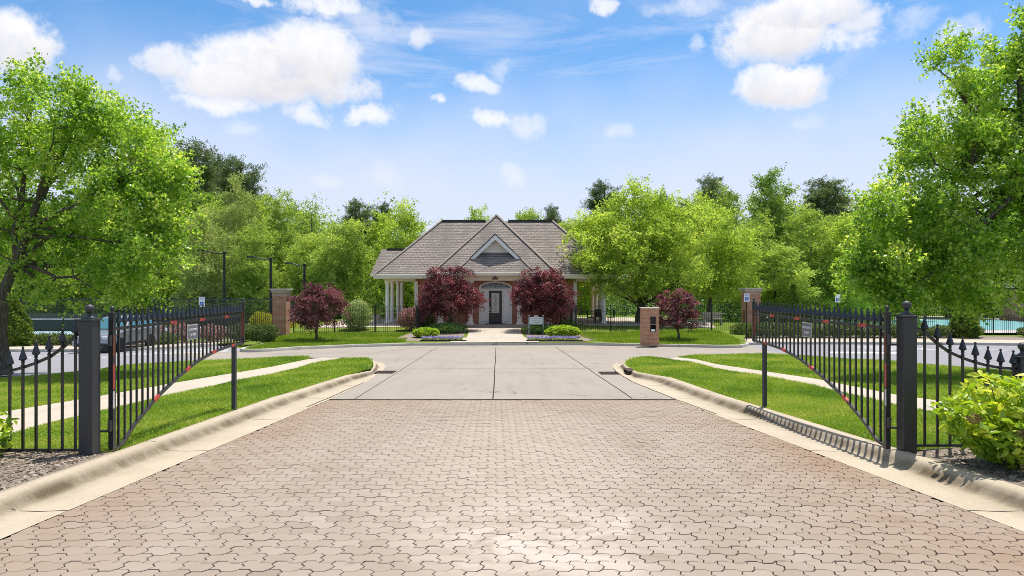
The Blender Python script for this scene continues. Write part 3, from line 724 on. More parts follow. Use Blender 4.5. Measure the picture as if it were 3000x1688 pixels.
# --- the two big trees nearest the gates
b=at(6,1100,.12); r=thing('broadleaf_tree','large bright green tree at the left edge of the car park, trunk leaning right','tree',(-15.6,21,H(21)+.1))
tk=[(-15.65,21,H(21)+.05),(-15.75,21,1.6),(-15.6,21,3.0),(-15.25,21,3.8),(-14.95,21,4.6),(-14.7,21.1,5.6)]
make_tree(r,tk,.2,[E(70,430,230,225,21.6,1.8),E(235,330,110,110,20.6,1.6),E(330,520,200,170,21,1.7),E(430,480,95,130,20.4,1.4),E(455,610,90,120,20.5,1.5),E(260,730,205,125,21.8,1.6),E(60,690,170,130,21.9,1.6),E(340,815,130,60,20.3,1.3),E(430,740,90,80,20.3,1.1),E(160,855,130,40,20.6,1.2)],
   420,165,.108,M['leaf_near'],.44,2.2,15,True,sag=.12,up=.35,rt=1.25)
r=thing('broadleaf_tree','tallest bright green tree at the right edge, its limbs reaching over the car park','tree',(15.9,20.5,H(20.5)+.1))
tk=[(15.9,20.5,H(20.5)+.05),(15.75,20.5,2.),(15.6,20.4,4),(15.35,20.4,6.2),(15.2,20.3,8.2),(15.1,20.3,9.9)]
make_tree(r,tk,.24,[E(2975,150,60,115,20.4,1.1),E(2950,290,120,110,20.4,1.4),E(2770,165,40,45,20.,.6),E(2830,250,70,60,20.2,.9),E(2870,400,200,120,20.4,1.4),E(2720,440,90,80,20,1.1),E(2800,560,225,130,20.2,1.5),E(2620,610,100,90,19.8,1.1),E(2760,710,260,130,20,1.5),E(2980,620,150,260,20.8,1.5),E(2590,790,125,80,19.5,1.3),E(2740,850,170,48,19.5,1.3),E(2920,830,110,50,19.6,1.2)],
   430,165,.108,M['leaf_near'],.43,2.1,17,True,sag=.12,up=.35,rt=1.25)
# the second broad crown just beyond the left one
# --- prototypes for the trees beyond the car parks
def proto(kind,mat,label,loc,scl,rz=0,**kw):
    pass
def base_tree(name,kind,mat,H_,W_,ncl,npl,ls,tr,forked=0,cs=.85,low=.22,**k):
    root=bpy.data.objects.new(name,None)
    COL.objects.link(root); h=H_; w=W_/2
    if kind=='round': ells=[(0,0,h*.22,w*.8,w*.8,h*.17),(0,0,h*.62,w*.85,w*.85,h*.30),(-w*.45,.1*w,h*.5,w*.55,w*.55,h*.2),(w*.5,-.1*w,h*.48,w*.5,w*.55,h*.2),(.1*w,-.4*w,h*.42,w*.6,w*.5,h*.18),(0,.1*w,h*.83,w*.42,w*.42,h*.16)]
    elif kind=='oval': ells=[(0,0,h*.22,w*.8,w*.8,h*.17),(0,0,h*.6,w*.75,w*.75,h*.36),(-w*.3,0,h*.4,w*.65,w*.6,h*.18),(w*.35,.1*w,h*.45,w*.6,w*.6,h*.2),(.1*w,0,h*.85,w*.4,w*.4,h*.14)]
    elif kind=='tall': ells=[(.1*w,0,h*.3,w*.7,w*.7,h*.14),(0,0,h*.66,w*.7,w*.7,h*.33),(-w*.4,0,h*.55,w*.45,w*.5,h*.16),(w*.4,0,h*.72,w*.45,w*.5,h*.16),(0,-.3*w,h*.38,w*.5,w*.4,h*.14)]
    elif kind=='spread': ells=[(-w*.78,-.1*w,h*.34,w*.3,w*.4,h*.10),(-w*.35,-.55*w,h*.47,w*.45,w*.4,h*.14),(0,0,h*.55,w*.9,w*.85,h*.26),(-w*.55,0,h*.40,w*.5,w*.55,h*.15),(w*.55,0,h*.40,w*.5,w*.55,h*.16),(0,-w*.5,h*.36,w*.7,w*.5,h*.15),(-.1*w,0,h*.80,w*.45,w*.5,h*.18),(.35*w,.1*w,h*.68,w*.5,w*.5,h*.2)]
    elif kind=='pine': ells=[(0,0,h*.88,w*.6,w*.6,h*.11),(0,0,h*.72,w*.7,w*.7,h*.12),(-.3*w,0,h*.78,w*.6,w*.6,h*.07),(.35*w,.2*w,h*.68,w*.6,w*.6,h*.07),(-.2*w,-.3*w,h*.58,w*.55,w*.5,h*.06),(.1*w,0,h*.97,w*.22,w*.22,h*.05)]
    elif kind=='thin': ells=[(0,0,h*.6,w*.8,w*.8,h*.36)]
    tt=.75 if kind in('pine','tall','thin') else .5
    if kind=='pine': tt=.97
    tk=[(0,0,-.3),(.05*w,0,h*.15),(-.03*w,.02*w,h*.3),(.04*w,0,h*tt*.75),(0,0,h*tt)]
    make_tree(root,tk,tr,ells,ncl,npl,ls,M[mat],cs,vert=.3 if kind=='pine' else .7,**k)
    return root
pA=base_tree('broadleaf_tree','round','leaf_mid',13,9,200,150,.23,.2)
pB=base_tree('broadleaf_tree','oval','leaf_yel',14,7.5,180,150,.23,.18)
pC=base_tree('broadleaf_tree','tall','leaf_deep',17,7,180,150,.23,.22)
pD=base_tree('broadleaf_tree','round','leaf_pale',14,8,180,150,.22,.18)
pE=base_tree('broadleaf_tree','oval','leaf_mid',15,7,180,150,.22,.18,lname='crown')
pP=base_tree('pine_tree','pine','pine',21,7,100,210,.36,.26,cs=1.0,asp=.24,limbs=30)
pT=base_tree('broadleaf_tree','thin','leaf_mid',15,6,90,38,.2,.14,cs=.6)
used=set()
def place(proto,px,top,d,wpx,label,group='trees beyond the car parks',hb=None,cat='tree',name=None,dy=0):
    """put a tree so that its top and width are those of a real tree at depth d"""
    if id(proto) in used: o=copy_tree(proto)
    else: o=proto; used.add(id(proto))
    zb=H(d); zt=CZ-(top-844)/F*d; HH={id(pA):13,id(pB):14,id(pC):17,id(pD):14,id(pE):15,id(pP):21,id(pT):15}[id(proto)]*.96
    WW={id(pA):9,id(pB):7.5,id(pC):7,id(pD):8,id(pE):7,id(pP):7,id(pT):6}[id(proto)]*1.1
    s=(zt-zb)/HH; w=wpx*d/F/WW
    o.location=((px-1500)/F*d,d,zb); o.scale=(w,w,s); o.rotation_euler[2]=random.uniform(0,6.28)
    tag(o,label,cat,group); return o
# left side, from the house outwards
place(pB,1195,615,66,190,'yellow green tree rising just behind the left end of the clubhouse roof')
place(pA,1010,650,60,230,'wide bushy tree between the lamp posts and the clubhouse porch')
place(pP,1052,598,84,105,'small dark pine peeping over the trees left of the clubhouse')
place(pP,1118,605,92,80,'thin dark pine close to the clubhouse roof, behind yellow green trees')
place(pT,912,572,72,150,'sparse airy tree with sky showing through, left of the small pine')
place(pE,820,575,68,190,'upright mid green tree behind the second tennis lamp from the left')
place(pD,690,542,66,190,'pale olive tree with a domed top in front of the dark pine')
place(pP,706,480,84,170,'tall dark pine standing above the pale domed tree')
place(pC,560,545,78,260,'tall broad dark tree between the big left tree and the pines')
place(pP,560,436,88,200,'tall dark pine touching the edge of the big left tree')
place(pP,628,470,96,120,'slim dark pine between two taller pines on the left')
place(pB,470,610,66,240,'bright yellow tree half hidden by the big left tree')
place(pD,600,640,60,220,'pale silvery green tree behind the nearest tennis lamp')
place(pE,740,660,60,170,'leafy tree filling the gap behind the second tennis lamp')
place(pA,920,690,62,220,'low round tree behind the tall red maple on the left')
place(pB,340,690,62,260,'yellow green tree seen under the big left tree')
place(pA,180,640,64,280,'mid green tree behind the trunk of the big left tree')
place(pC,60,560,76,260,'tall deep green tree behind the big left tree crown')
place(pE,-60,650,60,260,'green tree at the far left edge behind the hedge')
place(pC,300,560,82,240,'deep green tree showing through the gaps of the big left crown')
place(pA,980,700,70,200,'bushy mid green tree low behind the left porch of the clubhouse')
place(pE,640,600,74,200,'leafy tree between the pale domed tree and the yellow tree')
place(pB,760,600,80,180,'yellow green tree top behind the second tennis lamp arm')
place(pC,880,600,84,170,'deep green tree behind the sparse airy tree')
place(pA,420,640,72,260,'round green tree behind the yellow tree beside the big left tree')
place(pB,1120,640,82,170,'yellow green tree filling the notch beside the clubhouse roof')
# behind the house
place(pB,1400,628,96,150,'yellow green tree top showing over the clubhouse ridge')
place(pA,1545,622,98,170,'mid green tree top right of the clubhouse gable peak')
place(pP,1618,612,100,75,'dark pine top beyond the right end of the clubhouse ridge')
# right side
place(pP,1738,640,96,80,'stubby dark pine left of the spreading tree crown')
place(pP,1770,545,100,120,'dark pine just behind the top of the spreading tree')
place(pP,1925,580,104,120,'dark flat topped pine over the middle of the right trees')
place(pP,2085,528,100,130,'dark umbrella shaped pine above the right tree line')
place(pP,2015,600,92,90,'narrow dark pine in a row of tree tops on the right')
place(pC,2258,492,72,190,'tall full green tree standing highest in the right tree line')
place(pE,2140,560,74,150,'loose leafy tree just left of the tallest right tree')
place(pP,2425,535,96,190,'rounded dark pine between the tall tree and the big right tree')
place(pE,2370,610,66,200,'leafy tree in front of the rounded dark pine on the right')
place(pB,2480,650,64,200,'yellow green tree beside the big right tree')
place(pA,2600,640,68,260,'mid green tree behind the lower limbs of the big right tree')
place(pC,2780,600,74,260,'deep green tree behind the pool, under the big right tree')
place(pA,2930,660,78,280,'round tree behind the small brick pool building')
place(pE,3080,600,72,260,'green tree at the far right edge behind the pool building')
place(pB,1700,690,72,200,'yellow green tree between the clubhouse and the spreading tree')
place(pD,1950,640,80,220,'pale olive tree behind the spreading tree')
place(pE,2300,720,60,200,'young leafy tree behind the right brick pier lamp')
place(pA,1680,650,84,190,'mid green tree behind the dark pine at the right end of the roof')
place(pB,2060,590,88,190,'yellow green tree behind the narrow dark pine')
place(pE,2210,640,64,170,'leafy low tree in front of the tallest right tree')
place(pA,2420,640,74,220,'round mid green tree below the rounded dark pine')
place(pD,2540,600,80,220,'pale olive tree behind the left branches of the big right tree')
# spreading tree right of the clubhouse
r=thing('broadleaf_tree','wide spreading tree with forked trunk beside the right porch of the clubhouse','tree',(9.7,51.5,.05),'trees beside the clubhouse')
make_tree(r,[(9.65,51.5,0),(9.6,51.5,.8),(9.75,51.5,1.6),(9.9,51.6,2.6),(10,51.6,4.5)],.36,[E(1880,672,165,95,51.5,3.6),E(1765,715,110,80,50.5,2.8),E(1735,790,75,60,49.5,2.),E(1900,740,190,85,50.5,3.5),E(1850,815,150,50,49.5,2.6),E(1980,690,120,85,51.5,3.),E(1960,820,110,45,49.8,2.2),E(1860,592,75,40,51.5,2.)],430,150,.17,M['leaf_yel'],.62,2.6,18,twigs=True,up=.45,sag=.12)
r=thing('broadleaf_tree','lower yellow green tree overlapping the spreading tree, behind the right brick pier','tree',(16.2,56,-.1),'trees beside the clubhouse')
make_tree(r,[(16.2,56,-.2),(16.15,56,1),(16.3,56,2.4),(16.3,56,4.4)],.24,[E(2085,725,120,85,56,3.),E(2135,800,85,75,55,2.2),E(2020,810,100,60,55,2.4),E(2055,660,80,45,56,2.)],270,150,.17,M['leaf_yel'],.62,2.6,14,up=.45,sag=.12)
# far woods as one mass
cen=[]
for side in (-1,1):
    for k in range(210):
        a=R.uniform(0,115)**1.0; y=R.uniform(82,118); h=R.uniform(12.5,16.5) if a>16 else R.uniform(9.5,12.8); cen.append((side*a,y,H(y)*.6,h*(.75 if y<92 else 1)))
cl=np.array(cen); NW=230000; idx=R.integers(0,len(cl),NW); c=cl[idx]; v=R.normal(0,1,(NW,3)); v/=np.linalg.norm(v,axis=1,keepdims=True); lum=1+.22*np.sin(v[:,:1]*5+idx[:,None])*np.sin(v[:,2:]*6+idx[:,None]*2.)
v*=R.random((NW,1))**.3*lum
Pn=np.stack([c[:,0]+v[:,0]*3.4,c[:,1]+v[:,1]*3.4,c[:,2]+c[:,3]*(.5+.5*v[:,2])],1)
V,Fq=leaves(Pn,.40,.5); rr=np.repeat(np.clip(R.random(NW)*.75+((idx*37)%11)*.05-.2,0,1),2)
w=np_obj('woods',V,Fq,M['leaf_mid'],rnd=rr); tag(w,'dense far woods closing the view behind all the trees','woods',None,'stuff')
# undergrowth below the trees
n=60000; x=R.uniform(-70,70,n); y=R.uniform(60,84,n); keep=np.abs(x)>9; x=x[keep]; y=y[keep]; z=np.array([H(q) for q in y])+R.random(len(x))**1.5*(1.2+1.6*(np.sin(x*.45)+np.sin(x*1.3+y))**2*.5)
k2=~((x>24)&(x<60)&(y<79)); x,y,z=x[k2],y[k2],z[k2]
V,Fq=leaves(np.stack([x,y,z],1),.32,.4); tag(np_obj('undergrowth',V,Fq,M['cover'],rnd=np.repeat(R.random(len(x)),2)),'dark undergrowth along the foot of the woods','undergrowth',None,'stuff')

# --- shrubs
def shrub(name,label,cat,loc,rad,n,ls,mat,group=None,flat_=.0,stem=True,box=0,up=.3,lumps=7):
    root=thing(name,label,cat,loc,group); rx,ry,rz=rad
    v=R.normal(0,1,(n,3)); v/=np.linalg.norm(v,axis=1,keepdims=True)
    if box: v=np.sign(v)*np.abs(v)**(1-box); v/=np.maximum(np.abs(v).max(1,keepdims=True),np.linalg.norm(v,axis=1,keepdims=True)*(1-box*.35))
    ph=R.uniform(0,6.28,(lumps,3)); bump=1+.05*sum(np.sin(v@(R.normal(0,1,3)*5)+q[0]) for q in ph)/2
    rr=(R.random((n,1))**.28)*bump[:,None]
    p=v*rr*np.array([rx,ry,rz]); p[:,2]+=rz+loc[2]; p[:,0]+=loc[0]; p[:,1]+=loc[1]; p=p[p[:,2]>loc[2]-.02]
    V,Fq=leaves(p,ls,up,out=None); np_obj('foliage',V,Fq,M[mat],root,rnd=np.repeat(R.random(len(p)),2))
    if stem:
        mb=MB()
        for i in range(5):
            a=i*1.256; mb.tube([(loc[0],loc[1],loc[2]-.05),(loc[0]+.35*rx*math.cos(a),loc[1]+.35*ry*math.sin(a),loc[2]+rz*.7),(loc[0]+.6*rx*math.cos(a),loc[1]+.6*ry*math.sin(a),loc[2]+rz*1.3)],[.03*max(.5,rz),.02*max(.5,rz),.008],5)
        mb.build('stem',M['bark'],root,smooth=True)
    return root
def red_maple(label,x,y,z,ctr,rad,ncl,npl,mat,group):
    root=thing('red_maple_tree',label,'tree',(x,y,z),group); cx,cy,czz=ctr; rx,ry,rz=rad
    tk=[(x,y,z-.05),(x+.02,y,z+.25),(x-.03,y,z+.5),(cx,cy,czz-rz*.5),(cx,cy,czz-rz*.1)]
    ells=[(cx,cy,czz+.05*rz,rx*.85,ry*.85,rz*.85),(cx-rx*.55,cy-.25,czz-rz*.22,rx*.5,ry*.6,rz*.62),(cx+rx*.55,cy-.2,czz-rz*.2,rx*.5,ry*.6,rz*.62),(cx+rx*.25,cy,czz+rz*.5,rx*.55,ry*.5,rz*.42),(cx-rx*.35,cy,czz+rz*.42,rx*.5,ry*.5,rz*.45),(cx,cy-.5,czz-rz*.4,rx*.7,ry*.6,rz*.5)]
    make_tree(root,tk,.085*rx/1.8+.02,ells,ncl,npl,.105,M[mat],.27*rx/1.8+.04,shell=3,limbs=10,sag=.5,asp=.5,up=.9,vert=.35)
red_maple('big dark red maple covering the wall left of the clubhouse door',-4.05,45.5,.12,(-4.03,45.5,2.72),(2.1,1.9,1.68),190,150,'maple_red','red maples before the clubhouse')
red_maple('big dark red maple covering the wall right of the clubhouse door',1.9,45.3,.12,(1.95,45.4,2.68),(2.0,1.8,1.68),190,150,'maple_red','red maples before the clubhouse')
red_maple('small purple red maple on the lawn beside the left brick pier',-11.6,40.5,-.07,(-11.45,40.5,2.0),(1.5,1.4,1.35),110,130,'maple_purple','red maples before the clubhouse')
red_maple('small purple red maple on the lawn behind the brick call box',9.95,40.8,-.06,(9.9,40.8,1.75),(1.25,1.2,1.25),95,125,'maple_purple','red maples before the clubhouse')
shrub('round_shrub','big round variegated shrub behind the iron fence, left of the porch columns','shrub',(-10.45,46,.05),(1.02,1.,1.1),6500,.10,'varieg')
shrub('azalea_bush','pink flowering azalea at the foot of the left porch columns','shrub',(-6.75,45.6,.2),(.95,.8,.75),4200,.10,'azalea')
shrub('azalea_bush','pink flowering bush half hidden behind the white clubhouse sign','shrub',(2.95,46.9,.3),(.75,.7,.95),3400,.10,'azalea')
shrub('daylily_clump','small light green grassy clump at the corner of the left flower bed','plant',(-5.25,41.6,.0),(.8,.5,.28),2600,.20,'lily',stem=False,up=-.2)
shrub('daylily_clump','large light green grassy clump beside the right flower bed','plant',(3.15,41.7,.0),(1.05,.65,.34),3600,.22,'lily',stem=False,up=-.2)
shrub('groundcover_patch','low dark green ground cover under the left red maple','plant',(-4.2,44.2,.1),(1.35,1.3,.33),5200,.08,'cover',stem=False)
shrub('groundcover_patch','low dark green ground cover under the clubhouse sign','plant',(1.95,43.6,.1),(1.2,.9,.3),4600,.08,'cover',stem=False)
shrub('round_shrub','leafy green shrub beside the open right iron gate','shrub',(3.7,45.2,.15),(.6,.6,.42),2200,.09,'leaf_mid' if 0 else 'box')
shrub('round_shrub','dark shrub against the open left iron gate','shrub',(-5.75,46.2,.2),(.6,.6,.55),2200,.09,'box')
for lab,x0,x1,yy in (('narrow bed of purple and yellow pansies left of the walkway',-5.3,-2.9,40.15),('narrow bed of purple and yellow pansies right of the walkway',.9,3.9,40.15)):
    root=thing('flower_bed',lab,'flower bed',((x0+x1)/2,yy,islz(0,yy)),'pansy beds by the walkway'); n=1500
    p=np.stack([R.uniform(x0,x1,n),R.uniform(yy-.3,yy+.3,n),islz(0,yy)+R.random(n)*.17],1); V,Fq=leaves(p,.07,.4)
    np_obj('foliage',V,Fq,M['yellow_leaf' if 0 else 'varieg'],root,rnd=np.repeat(R.random(n)*.55,2))
    n=420; p=np.stack([R.uniform(x0,x1,n),R.uniform(yy-.3,yy+.32,n),islz(0,yy)+.13+R.random(n)*.12],1); V,Fq=leaves(p,.085,.2,asp=.95)
    np_obj('blossoms',V,Fq,M['flower'],root,rnd=np.repeat(np.clip(R.random(n)*.75,0,1),2))
    MB().b2((x0-.08,yy-.36,islz(0,yy)-.05),(x1+.25,yy-.33,islz(0,yy)+.05)).build('edging',M['cardark'],root)
# hedge shrubs beside the pier
shrub('boxwood_shrub','clipped boxwood in front of the left brick pier, nearer the gate end','shrub',(-15.9,40.6,-.12),(.98,.8,.5),5200,.085,'box','clipped shrubs by the left pier',box=.3)
shrub('boxwood_shrub','clipped boxwood directly in front of the left brick pier','shrub',(-14.45,39.6,-.12),(.85,.7,.5),5200,.085,'box','clipped shrubs by the left pier',box=.3)
shrub('golden_shrub','yellow leaved shrub behind the fence beside the left brick pier','shrub',(-17.2,47,-.1),(.9,.8,.75),3000,.1,'yellow_leaf')
shrub('golden_shrub','small golden shrub at the back of the left brick pier','shrub',(-15.6,47.5,-.1),(.6,.6,.5),2000,.1,'yellow_leaf')
ordn=['first','second','third','fourth','fifth','sixth','seventh','eighth','ninth','tenth','eleventh']
for i in range(9):
    x=-19.6-i*1.9; d=38.0-.33*i*.6
    shrub('boxwood_shrub','%s clipped hedge shrub left of the pier boxwoods along the car park'%ordn[i],'shrub',(x,d,-.16),(1.0,.7,.31+.05*random.random()),2400,.10,'box','hedge of the left car park',box=.3)
for i,(x,rz) in enumerate(((-23.5,.55),(-21.3,.6),(-19.3,.62),(-17.6,.58))):
    shrub('azalea_bush','pink azalea in the row behind the parked car, %s from the car'%ordn[i],'shrub',(x,40.2,-.12),(.95,.6,rz*.85),2000,.10,'azalea','pink azaleas behind the parked car')
for i in range(8):
    shrub('boxwood_shrub','%s leafy hedge shrub right of the right brick pier, behind the gate'%ordn[i],'shrub',(14.9+i*1.55,43.6+.04*i,-.16),(.95,.7,.46+.05*random.random()),2600,.10,'box','hedge of the right car park',box=.2)
for i,x in enumerate((27.7,29.4,33.6,35.3,37.3,39.2)):
    shrub('boxwood_shrub','%s round hedge shrub in front of the pool fence, counted from the gate post'%ordn[i],'shrub',(x,44.0,-.16),(.95,.75,.33+.07*random.random()),2600,.10,'box','round shrubs before the pool',box=.1)
def cone(label,x,y,w,h,n,name='arborvitae'):
    z0=H(y)+.05; root=thing(name,label,'shrub',(x,y,z0),'arborvitae by the car parks')
    t=R.random(n); a=R.uniform(0,2*PI,n); prof=np.clip(np.sin((.1+.9*t)**.75*PI*.985+.08),.06,1)**.55*(1-.25*t); r=w/2*prof*(R.random(n)**.3)*(1+.08*np.sin(a*5+t*20))
    p=np.stack([x+r*np.cos(a),y+r*np.sin(a),z0+t*h],1); V,Fq=leaves(p,.15,.0,asp=.4); np_obj('foliage',V,Fq,M['arbor'],root,rnd=np.repeat(R.random(n),2))
    MB().tube([(x,y,z0-.1),(x,y,z0+h*.7)],[.06,.02],6).build('trunk',M['bark'],root)
cone('fat dark arborvitae by the sidewalk beside the left tree trunk',-26.2,36.,1.75,2.55,7000)
cone('tall arborvitae behind the left gate, near the parked car',-22.1,40.6,1.3,2.6,5000)
cone('fat rounded arborvitae in front of the right pool fence',28.9,43.6,1.85,2.35,8000)
cone('slim arborvitae among the trees left of the right gate post',26.5,60,1.6,4.2,4000)
cone('slim pale arborvitae behind the second right parking sign',23.5,57,1.6,3.6,4000)
# hydrangeas in the near beds
def hydrangea(label,c,rad,n,fl):
    root=thing('hydrangea_bush',label,'shrub',(c[0],c[1],c[2]),'hydrangeas in the mulch beds'); rx,ry,rz=rad
    v=R.normal(0,1,(n,3)); v/=np.linalg.norm(v,axis=1,keepdims=True); r=R.random((n,1))**.33
    p=v*r*np.array([rx,ry,rz])*(1+.12*np.sin(v[:,:1]*7+v[:,2:]*5)); p[:,2]=np.maximum(p[:,2],-rz*.93); p=p+np.array([c[0],c[1],c[2]+rz])
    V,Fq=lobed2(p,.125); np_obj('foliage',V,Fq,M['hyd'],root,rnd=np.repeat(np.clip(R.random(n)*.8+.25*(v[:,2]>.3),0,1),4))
    mb=MB()
    for i in range(14):
        a=R.uniform(0,6.28); q=(c[0]+rx*.7*math.cos(a),c[1]+ry*.7*math.sin(a),c[2]+rz*R.uniform(.9,1.8)); mb.tube([(c[0]+.08*math.cos(a),c[1]+.08*math.sin(a),c[2]-.03),(c[0]+rx*.3*math.cos(a),c[1]+ry*.3*math.sin(a),c[2]+rz*.7),q],[.012,.009,.005],5)
    mb.build('stem',M['bark'],root,smooth=True)
    for dx,dy,dz in fl:
        q=np.array([c[0]+dx*rx,c[1]+dy*ry,c[2]+rz+dz*rz]); m=150; w=R.normal(0,1,(m,3)); w/=np.linalg.norm(w,axis=1,keepdims=True); w[:,2]=w[:,2]*.7
        V,Fq=leaves(q+w*.075*R.uniform(.7,1,(m,1)),.03,.3,asp=.9); np_obj('flower_head',V,Fq,M['hydflower'],root,rnd=np.repeat(R.random(m),2))
def lobed2(P,size):
    n=len(P); nr=R.normal(0,.55,(n,3)); nr[:,2]+=.75; nr[:,1]-=.25; nr/=np.linalg.norm(nr,axis=1,keepdims=True)
    a=R.normal(0,1,(n,3)); a[:,2]-=.5; a-=nr*(a*nr).sum(1,keepdims=True); a/=np.linalg.norm(a,axis=1,keepdims=True); b=np.cross(nr,a); l=(size*R.uniform(.6,1.25,n))[:,None]
    sh=[(-.5,0,0),(-.15,-.27,.08),(.2,-.2,.05),(.55,0,-.12),(.2,.2,.05),(-.15,.27,.08)]
    V=np.stack([P+a*l*u+b*l*v_+nr*l*w for u,v_,w in sh],1).reshape(-1,3); i=np.arange(n)*6
    return V,np.concatenate([np.stack(t,1) for t in ((i,i+1,i+2),(i,i+2,i+3),(i,i+3,i+5),(i+3,i+4,i+5))],1).reshape(-1,3)
hydrangea('large leafy hydrangea with dried tan blooms in the right mulch bed',(5.86,7.95,.9),(.80,.66,.55),2300,[(-.85,-.45,.15),(-.35,-.75,-.1),(-.15,-.7,.35),(-.1,-.5,.75),(.25,-.3,.9),(.55,-.5,.7),(-.3,-.8,-.75),(.5,-.8,.1)])
hydrangea('hydrangea with tan blooms cut off by the left edge of the view',(-6.62,8.2,.9),(.52,.5,.33),800,[(.75,-.4,.55),(.55,-.5,.1),(.3,-.6,.8),(.8,-.3,-.1),(.1,-.7,-.3)])
# ------------------------------------------------------------------ gates, posts and fences at the drive
def finial(mb,x,y,zt,k=1.0,n=6):
    pr=[(.017,-.26),(.027,-.255),(.027,-.240),(.018,-.232),(.018,-.215),(.024,-.21),(.024,-.198),(.016,-.19),(.052,-.165),(.048,-.15),(.014,-.045),(.010,-.035),(.017,-.022),(.017,-.010),(.008,0)]
    mb.lathe([(r*k,z) for r,z in pr],(x,y,zt),n)
def gate_post(label,x,y,h,w,ball,group):
    z=H(y)+.10; r=thing('gate_post',label,'post',(x,y,z),group)
    MB().box((x,y,z+h/2-.05),(w,w,h+.1)).build('shaft',M['iron_dull'],r,bevel=.006)
    mb=MB(); mb.box((x,y,z+h+.012),(w*1.16,w*1.16,.024)); mb.box((x,y,z+h+.032),(w*.8,w*.8,.018)); mb.build('cap',M['iron_dull'],r,bevel=.004)
    b=ball; pr=[(b*1.05,.04),(b*.95,.05),(b*.55,.065),(b*.45,.085),(b*.62,.095),(b*.45,.105)]+[(b*math.sin(a),.105+b*.85-b*math.cos(a)) for a in np.linspace(.45,3.12,11)]
    MB().lathe(pr,(x,y,z+h),18).build('ball_finial',M['iron_dull'],r,smooth=True)
    return r
gate_post('tall square iron gate post with ball finial left of the drive',-5.34,8.63,1.73,.175,.056,'iron posts at the gates')
gate_post('tall square iron gate post with ball finial right of the drive',5.18,8.96,1.78,.175,.058,'iron posts at the gates')
gate_post('short square iron fence post with ball finial at the right edge, behind the hydrangea',6.73,9.0,1.24,.15,.055,'iron posts at the gates')
gate_post('short square iron fence post beyond the left edge of the swooping fence',-6.93,8.68,1.24,.15,.055,'iron posts at the gates')
def swoop(label,sgn,x0,y,tops,rails,group):
    z=H(y)+.1; r=thing('iron_fence',label,'fence',(x0,y,z),group)
    for i,zt in enumerate(tops):
        x=x0+sgn*.167*i; mb=MB(); mb.bar((x,y,z+.07),(x,y,zt-.25),.026); finial(mb,x,y,zt); mb.build('picket',M['iron'],r)
    pts=[(x0-sgn*.17,rails[0])]+[(x0+sgn*.167*i,q) for i,q in enumerate(rails[1:])]; pts.append((x0+sgn*.167*len(tops),rails[-1]-.02))
    mb=MB()
    for a,b in zip(pts[:-1],pts[1:]): mb.bar((a[0],y+.02,a[1]),(b[0],y+.02,b[1]),.03,.035)
    mb.build('swooping_rail',M['iron'],r)
    MB().bar((x0-sgn*.16,y+.004,z+.085),(x0+sgn*.167*len(tops),y+.004,z+.085),.034,.032).build('bottom_rail',M['iron'],r)
tp=[2.64,2.525,2.43,2.36,2.29,2.235,2.2,2.18]; rl=[2.5,2.43,2.275,2.154,2.08,2.02,1.976,1.947,1.935]
swoop('swooping iron fence with spear pickets left of the left gate post',-1,-5.55,8.68,[t-.03 for t in tp],[q-.03 for q in rl],'spear topped fences beside the gate posts')
swoop('swooping iron fence with spear pickets right of the right gate post, by the hydrangea',1,5.44,9.0,tp,rl,'spear topped fences beside the gate posts')
